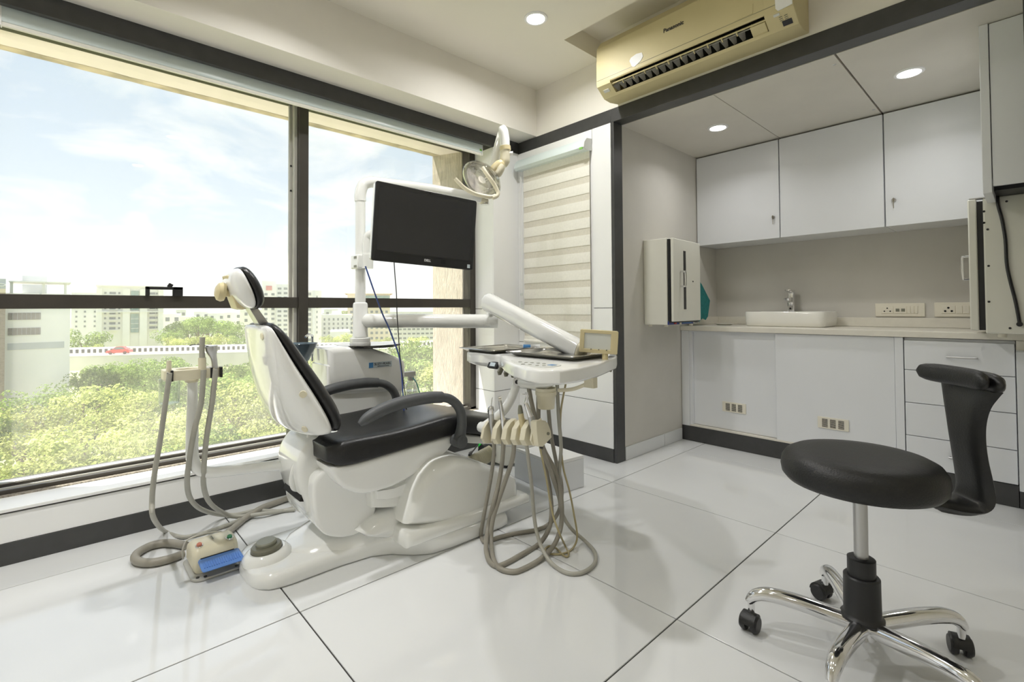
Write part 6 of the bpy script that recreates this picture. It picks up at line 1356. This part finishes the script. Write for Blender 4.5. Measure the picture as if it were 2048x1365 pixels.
# the wood between the building and the flyover
for (x, y, top, s, k, lab) in [(-1.2,30.0,-8.84,1.09,2,'darker green tree, first from the left in the row nearest the building'),(2.7,26.0,-8.68,1.09,0,'yellow green tree, second from the left in the row nearest the building'),(6.0,22.5,-8.43,1.18,2,'darker green tree, third from the left in the row nearest the building'),(9.0,18.4,-8.60,1.21,1,'yellow green tree, fourth from the left in the row nearest the building'),(12.8,16.5,-8.65,1.27,0,'yellow green tree, fifth from the left in the row nearest the building'),(-1.4,37.0,-6.84,1.02,0,'yellow green tree, first from the left in the second row from the building'),(2.6,31.7,-8.55,1.27,0,'yellow green tree, second from the left in the second row from the building'),(6.2,30.0,-7.93,1.05,1,'yellow green tree, third from the left in the second row from the building'),(8.8,24.4,-8.27,1.21,0,'yellow green tree, fourth from the left in the second row from the building'),(12.9,22.3,-8.77,1.05,1,'yellow green tree, fifth from the left in the second row from the building'),(-2.3,40.9,-7.16,0.94,1,'yellow green tree, first from the left in the third row from the building'),(1.6,36.7,-6.89,0.93,1,'yellow green tree, second from the left in the third row from the building'),(5.5,34.4,-6.90,1.08,2,'darker green tree, third from the left in the third row from the building'),(9.4,31.8,-8.27,1.01,0,'yellow green tree, fourth from the left in the third row from the building'),(13.2,27.7,-7.83,1.11,2,'darker green tree, fifth from the left in the third row from the building'),(16.4,23.3,-6.87,0.93,1,'yellow green tree, sixth from the left in the third row from the building'),(-5.2,50.4,-7.81,0.97,2,'darker green tree, first from the left in the fourth row from the building'),(-1.8,48.6,-7.91,1.03,0,'yellow green tree, second from the left in the fourth row from the building'),(1.5,43.2,-7.13,1.03,0,'yellow green tree, third from the left in the fourth row from the building'),(5.3,42.1,-6.63,1.11,0,'yellow green tree, fourth from the left in the fourth row from the building'),(8.6,37.2,-7.85,1.01,2,'darker green tree, fifth from the left in the fourth row from the building'),(12.2,33.5,-6.98,1.04,0,'yellow green tree, sixth from the left in the fourth row from the building'),(16.6,32.7,-6.70,1.15,2,'darker green tree, seventh from the left in the fourth row from the building'),(19.2,26.9,-7.79,0.94,1,'yellow green tree, eighth from the left in the fourth row from the building'),(-6.0,59.6,-6.88,1.27,2,'darker green tree, first from the left in the fifth row from the building'),(-2.2,54.4,-7.59,1.02,1,'yellow green tree, second from the left in the fifth row from the building'),(1.4,49.7,-6.94,1.11,1,'yellow green tree, third from the left in the fifth row from the building'),(5.0,49.4,-8.16,1.10,1,'yellow green tree, fourth from the left in the fifth row from the building'),(8.6,44.6,-7.81,1.20,2,'darker green tree, fifth from the left in the fifth row from the building'),(12.7,41.4,-7.06,1.05,0,'yellow green tree, sixth from the left in the fifth row from the building'),(16.1,36.6,-8.00,1.27,1,'yellow green tree, seventh from the left in the fifth row from the building'),(21.0,34.8,-7.27,1.13,1,'yellow green tree, eighth from the left in the fifth row from the building'),(23.6,30.7,-7.88,1.02,1,'yellow green tree, ninth from the left in the fifth row from the building'),(-5.3,64.3,-7.84,1.15,1,'yellow green tree, first from the left in the sixth row from the building'),(-1.3,61.2,-6.75,0.98,1,'yellow green tree, second from the left in the sixth row from the building'),(2.8,55.9,-6.68,1.11,1,'yellow green tree, third from the left in the sixth row from the building'),(6.4,51.5,-6.72,1.09,1,'yellow green tree, fourth from the left in the sixth row from the building'),(10.6,49.7,-8.17,1.20,1,'yellow green tree, fifth from the left in the sixth row from the building'),(14.5,46.0,-7.92,1.12,1,'yellow green tree, sixth from the left in the sixth row from the building'),(18.1,41.1,-8.13,1.13,0,'yellow green tree, seventh from the left in the sixth row from the building'),(21.8,37.3,-5.70,0.94,0,'yellow green tree, eighth from the left in the sixth row from the building'),(25.5,34.1,-5.21,0.96,0,'yellow green tree, ninth from the left in the sixth row from the building'),(-6.1,70.9,-7.62,1.06,0,'yellow green tree, first from the left in the seventh row from the building'),(-2.2,67.5,-6.14,1.05,3,'darker green tree, second from the left in the seventh row from the building'),(1.5,65.4,-5.85,1.17,0,'yellow green tree, third from the left in the seventh row from the building'),(5.5,61.8,-6.33,0.95,1,'yellow green tree, fourth from the left in the seventh row from the building'),(9.1,56.1,-7.94,1.05,1,'yellow green tree, fifth from the left in the seventh row from the building'),(12.6,53.1,-7.28,1.05,1,'yellow green tree, sixth from the left in the seventh row from the building'),(16.2,50.5,-6.59,0.99,1,'yellow green tree, seventh from the left in the seventh row from the building'),(19.1,45.9,-7.77,1.04,2,'darker green tree, eighth from the left in the seventh row from the building'),(23.8,43.3,-7.30,1.24,3,'darker green tree, ninth from the left in the seventh row from the building'),(27.3,39.6,-5.96,1.09,3,'darker green tree, tenth from the left in the seventh row from the building'),(3.5,68.3,-7.03,0.93,3,'darker green tree, first from the left in the eighth row from the building'),(6.9,64.8,-7.04,1.09,3,'darker green tree, second from the left in the eighth row from the building'),(10.4,61.9,-6.94,1.14,3,'darker green tree, third from the left in the eighth row from the building'),(14.3,58.9,-5.83,1.24,1,'yellow green tree, fourth from the left in the eighth row from the building'),(17.3,54.2,-6.49,1.04,3,'darker green tree, fifth from the left in the eighth row from the building'),(21.3,52.0,-6.84,1.17,0,'yellow green tree, sixth from the left in the eighth row from the building'),(24.9,47.2,-7.02,1.08,2,'darker green tree, seventh from the left in the eighth row from the building'),(30.2,45.1,-4.14,1.07,1,'yellow green tree, eighth from the left in the eighth row from the building'),(4.7,73.0,-7.23,1.09,3,'darker green tree, first from the left in the ninth row from the building'),(8.7,70.1,-6.69,1.11,2,'darker green tree, second from the left in the ninth row from the building'),(12.3,67.7,-6.00,1.16,2,'darker green tree, third from the left in the ninth row from the building'),(15.8,64.4,-5.60,1.17,2,'darker green tree, fourth from the left in the ninth row from the building'),(19.4,61.5,-6.33,1.22,3,'darker green tree, fifth from the left in the ninth row from the building'),(23.0,58.3,-6.16,1.08,3,'darker green tree, sixth from the left in the ninth row from the building'),(25.8,53.1,-7.37,1.00,3,'darker green tree, seventh from the left in the ninth row from the building'),(30.4,50.7,-3.97,1.13,2,'darker green tree, eighth from the left in the ninth row from the building'),(33.5,46.8,-4.24,1.08,1,'yellow green tree, ninth from the left in the ninth row from the building'),(3.2,80.1,-5.92,1.02,3,'darker green tree, first from the left in the tenth row from the building'),(7.8,78.7,-6.10,0.98,3,'darker green tree, second from the left in the tenth row from the building'),(11.9,74.3,-7.33,0.96,2,'darker green tree, third from the left in the tenth row from the building'),(15.7,69.3,-6.59,1.04,0,'yellow green tree, fourth from the left in the tenth row from the building'),(19.7,64.8,-7.40,0.97,0,'yellow green tree, fifth from the left in the tenth row from the building'),(24.7,62.7,-6.08,0.95,3,'darker green tree, sixth from the left in the tenth row from the building'),(28.8,58.1,-7.23,1.14,3,'darker green tree, seventh from the left in the tenth row from the building'),(32.2,54.0,-2.73,1.17,3,'darker green tree, eighth from the left in the tenth row from the building'),(36.7,50.4,-3.27,1.21,3,'darker green tree, ninth from the left in the tenth row from the building'),(4.0,88.4,-6.69,1.03,2,'darker green tree, first from the left in the eleventh row from the building'),(8.5,85.2,-6.62,0.99,3,'darker green tree, second from the left in the eleventh row from the building'),(12.3,78.5,-7.21,1.01,3,'darker green tree, third from the left in the eleventh row from the building'),(16.1,75.4,-6.22,0.93,3,'darker green tree, fourth from the left in the eleventh row from the building'),(20.6,71.9,-6.90,0.94,3,'darker green tree, fifth from the left in the eleventh row from the building'),(24.2,69.0,-7.28,1.16,3,'darker green tree, sixth from the left in the eleventh row from the building'),(28.2,66.1,-7.44,1.18,3,'darker green tree, seventh from the left in the eleventh row from the building'),(32.3,62.2,-6.74,1.27,1,'yellow green tree, eighth from the left in the eleventh row from the building'),(35.7,57.8,-3.81,0.94,0,'yellow green tree, ninth from the left in the eleventh row from the building'),(40.4,54.1,-4.17,1.00,3,'darker green tree, tenth from the left in the eleventh row from the building'),(2.2,97.1,-7.33,1.09,3,'darker green tree, first from the left in the twelfth row from the building'),(6.5,92.9,-6.02,0.94,3,'darker green tree, second from the left in the twelfth row from the building'),(10.8,88.2,-5.69,0.99,2,'darker green tree, third from the left in the twelfth row from the building'),(15.1,84.9,-7.34,1.03,2,'darker green tree, fourth from the left in the twelfth row from the building'),(18.7,81.2,-6.36,1.23,3,'darker green tree, fifth from the left in the twelfth row from the building'),(22.1,76.1,-6.82,1.07,1,'yellow green tree, sixth from the left in the twelfth row from the building'),(26.8,73.6,-6.12,1.25,3,'darker green tree, seventh from the left in the twelfth row from the building'),(30.6,69.9,-6.45,0.97,3,'darker green tree, eighth from the left in the twelfth row from the building'),(35.1,67.0,-5.94,1.03,3,'darker green tree, ninth from the left in the twelfth row from the building'),(37.8,61.8,-3.18,1.21,3,'darker green tree, tenth from the left in the twelfth row from the building'),(43.2,59.1,-4.38,1.17,3,'darker green tree, eleventh from the left in the twelfth row from the building'),(4.2,100.5,-6.89,1.03,2,'darker green tree, first from the left in the row nearest the flyover'),(8.0,97.9,-7.44,1.12,3,'darker green tree, second from the left in the row nearest the flyover'),(12.1,92.3,-5.66,1.22,2,'darker green tree, third from the left in the row nearest the flyover'),(16.2,89.4,-7.06,1.07,2,'darker green tree, fourth from the left in the row nearest the flyover'),(20.2,85.9,-7.19,1.14,2,'darker green tree, fifth from the left in the row nearest the flyover'),(24.5,84.4,-6.49,0.98,3,'darker green tree, sixth from the left in the row nearest the flyover'),(28.3,78.9,-5.99,0.96,0,'yellow green tree, seventh from the left in the row nearest the flyover'),(32.8,76.5,-6.37,0.98,0,'yellow green tree, eighth from the left in the row nearest the flyover'),(36.2,72.5,-6.49,1.27,3,'darker green tree, ninth from the left in the row nearest the flyover'),(39.6,67.2,-3.20,0.99,0,'yellow green tree, tenth from the left in the row nearest the flyover'),(44.4,65.8,-3.58,1.24,3,'darker green tree, eleventh from the left in the row nearest the flyover'),(47.2,60.5,-2.94,1.03,3,'darker green tree, twelfth from the left in the row nearest the flyover')]:
    tree(x, y, top, s, k, lab, 'trees of the wood below the window')
for (p, s, k, lab) in [((3.76,149.204,-2.54),1.70,2,'bushy green tree between the office block and the ornate block'),
((7.024,146.301,-6.728),0.90,0,'small yellow green bush at the foot of the ornate block'),
((4.635,140.312,-5.86),0.70,0,'low yellow green bush under the bushy tree beside the office block'),
((19.447,148.336,-3.11),1.20,3,'tall dull green tree, first from the ornate block on the rise'),
((22.649,157.588,-1.4),1.50,2,'tall dull green tree, second from the ornate block on the rise'),
((26.234,165.144,-0.418),1.50,3,'tall dull green tree, third from the ornate block on the rise'),
((26.602,152.533,-0.075),1.60,2,'tall dull green tree, fourth from the ornate block on the rise'),
((30.771,162.304,-0.175),1.60,3,'tall dull green tree, fifth from the ornate block on the rise'),
((30.784,150.044,-0.657),1.50,2,'tall dull green tree, sixth from the ornate block on the rise'),
((34.571,157.476,-1.921),1.30,3,'tall dull green tree, seventh from the ornate block on the rise'),
((33.066,141.179,-2.703),1.20,2,'tall dull green tree, eighth from the ornate block on the rise'),
((19.052,137.844,-4.613),0.90,0,'low light green tree, first from the ornate block behind the kerb'),
((20.755,133.542,-4.531),0.90,1,'low light green tree, second from the ornate block behind the kerb'),
((23.486,135.095,-4.223),1.00,1,'low light green tree, third from the ornate block behind the kerb'),
((24.993,129.604,-3.873),1.00,0,'low light green tree, fourth from the ornate block behind the kerb'),
((28.108,130.828,-4.498),0.90,1,'low light green tree, fifth from the ornate block behind the kerb'),
((29.751,125.218,-4.375),0.90,2,'low light green tree, sixth from the ornate block behind the kerb'),
((46.816,114.896,-4.7),0.90,0,'small light green tree, first from the left before the low white flats'),
((47.741,109.933,-3.987),1.00,0,'small light green tree, second from the left before the low white flats'),
((50.684,111.319,-4.732),0.80,2,'small light green tree, third from the left before the low white flats'),
((73.722,190.693,0.12),1.80,3,'dull green tree rising behind the low white flats'),
((85.165,193.686,1.868),2.00,2,'dull green tree on the skyline beside the dental pole'),
((57.019,108.203,-5.364),0.80,0,'small light green tree before the sand coloured building'),
((63.543,102.158,-4.931),0.90,1,'small light green tree before the long low grey building')]:
    tree(p[0], p[1], p[2], s, k, lab, 'trees beyond the flyover')
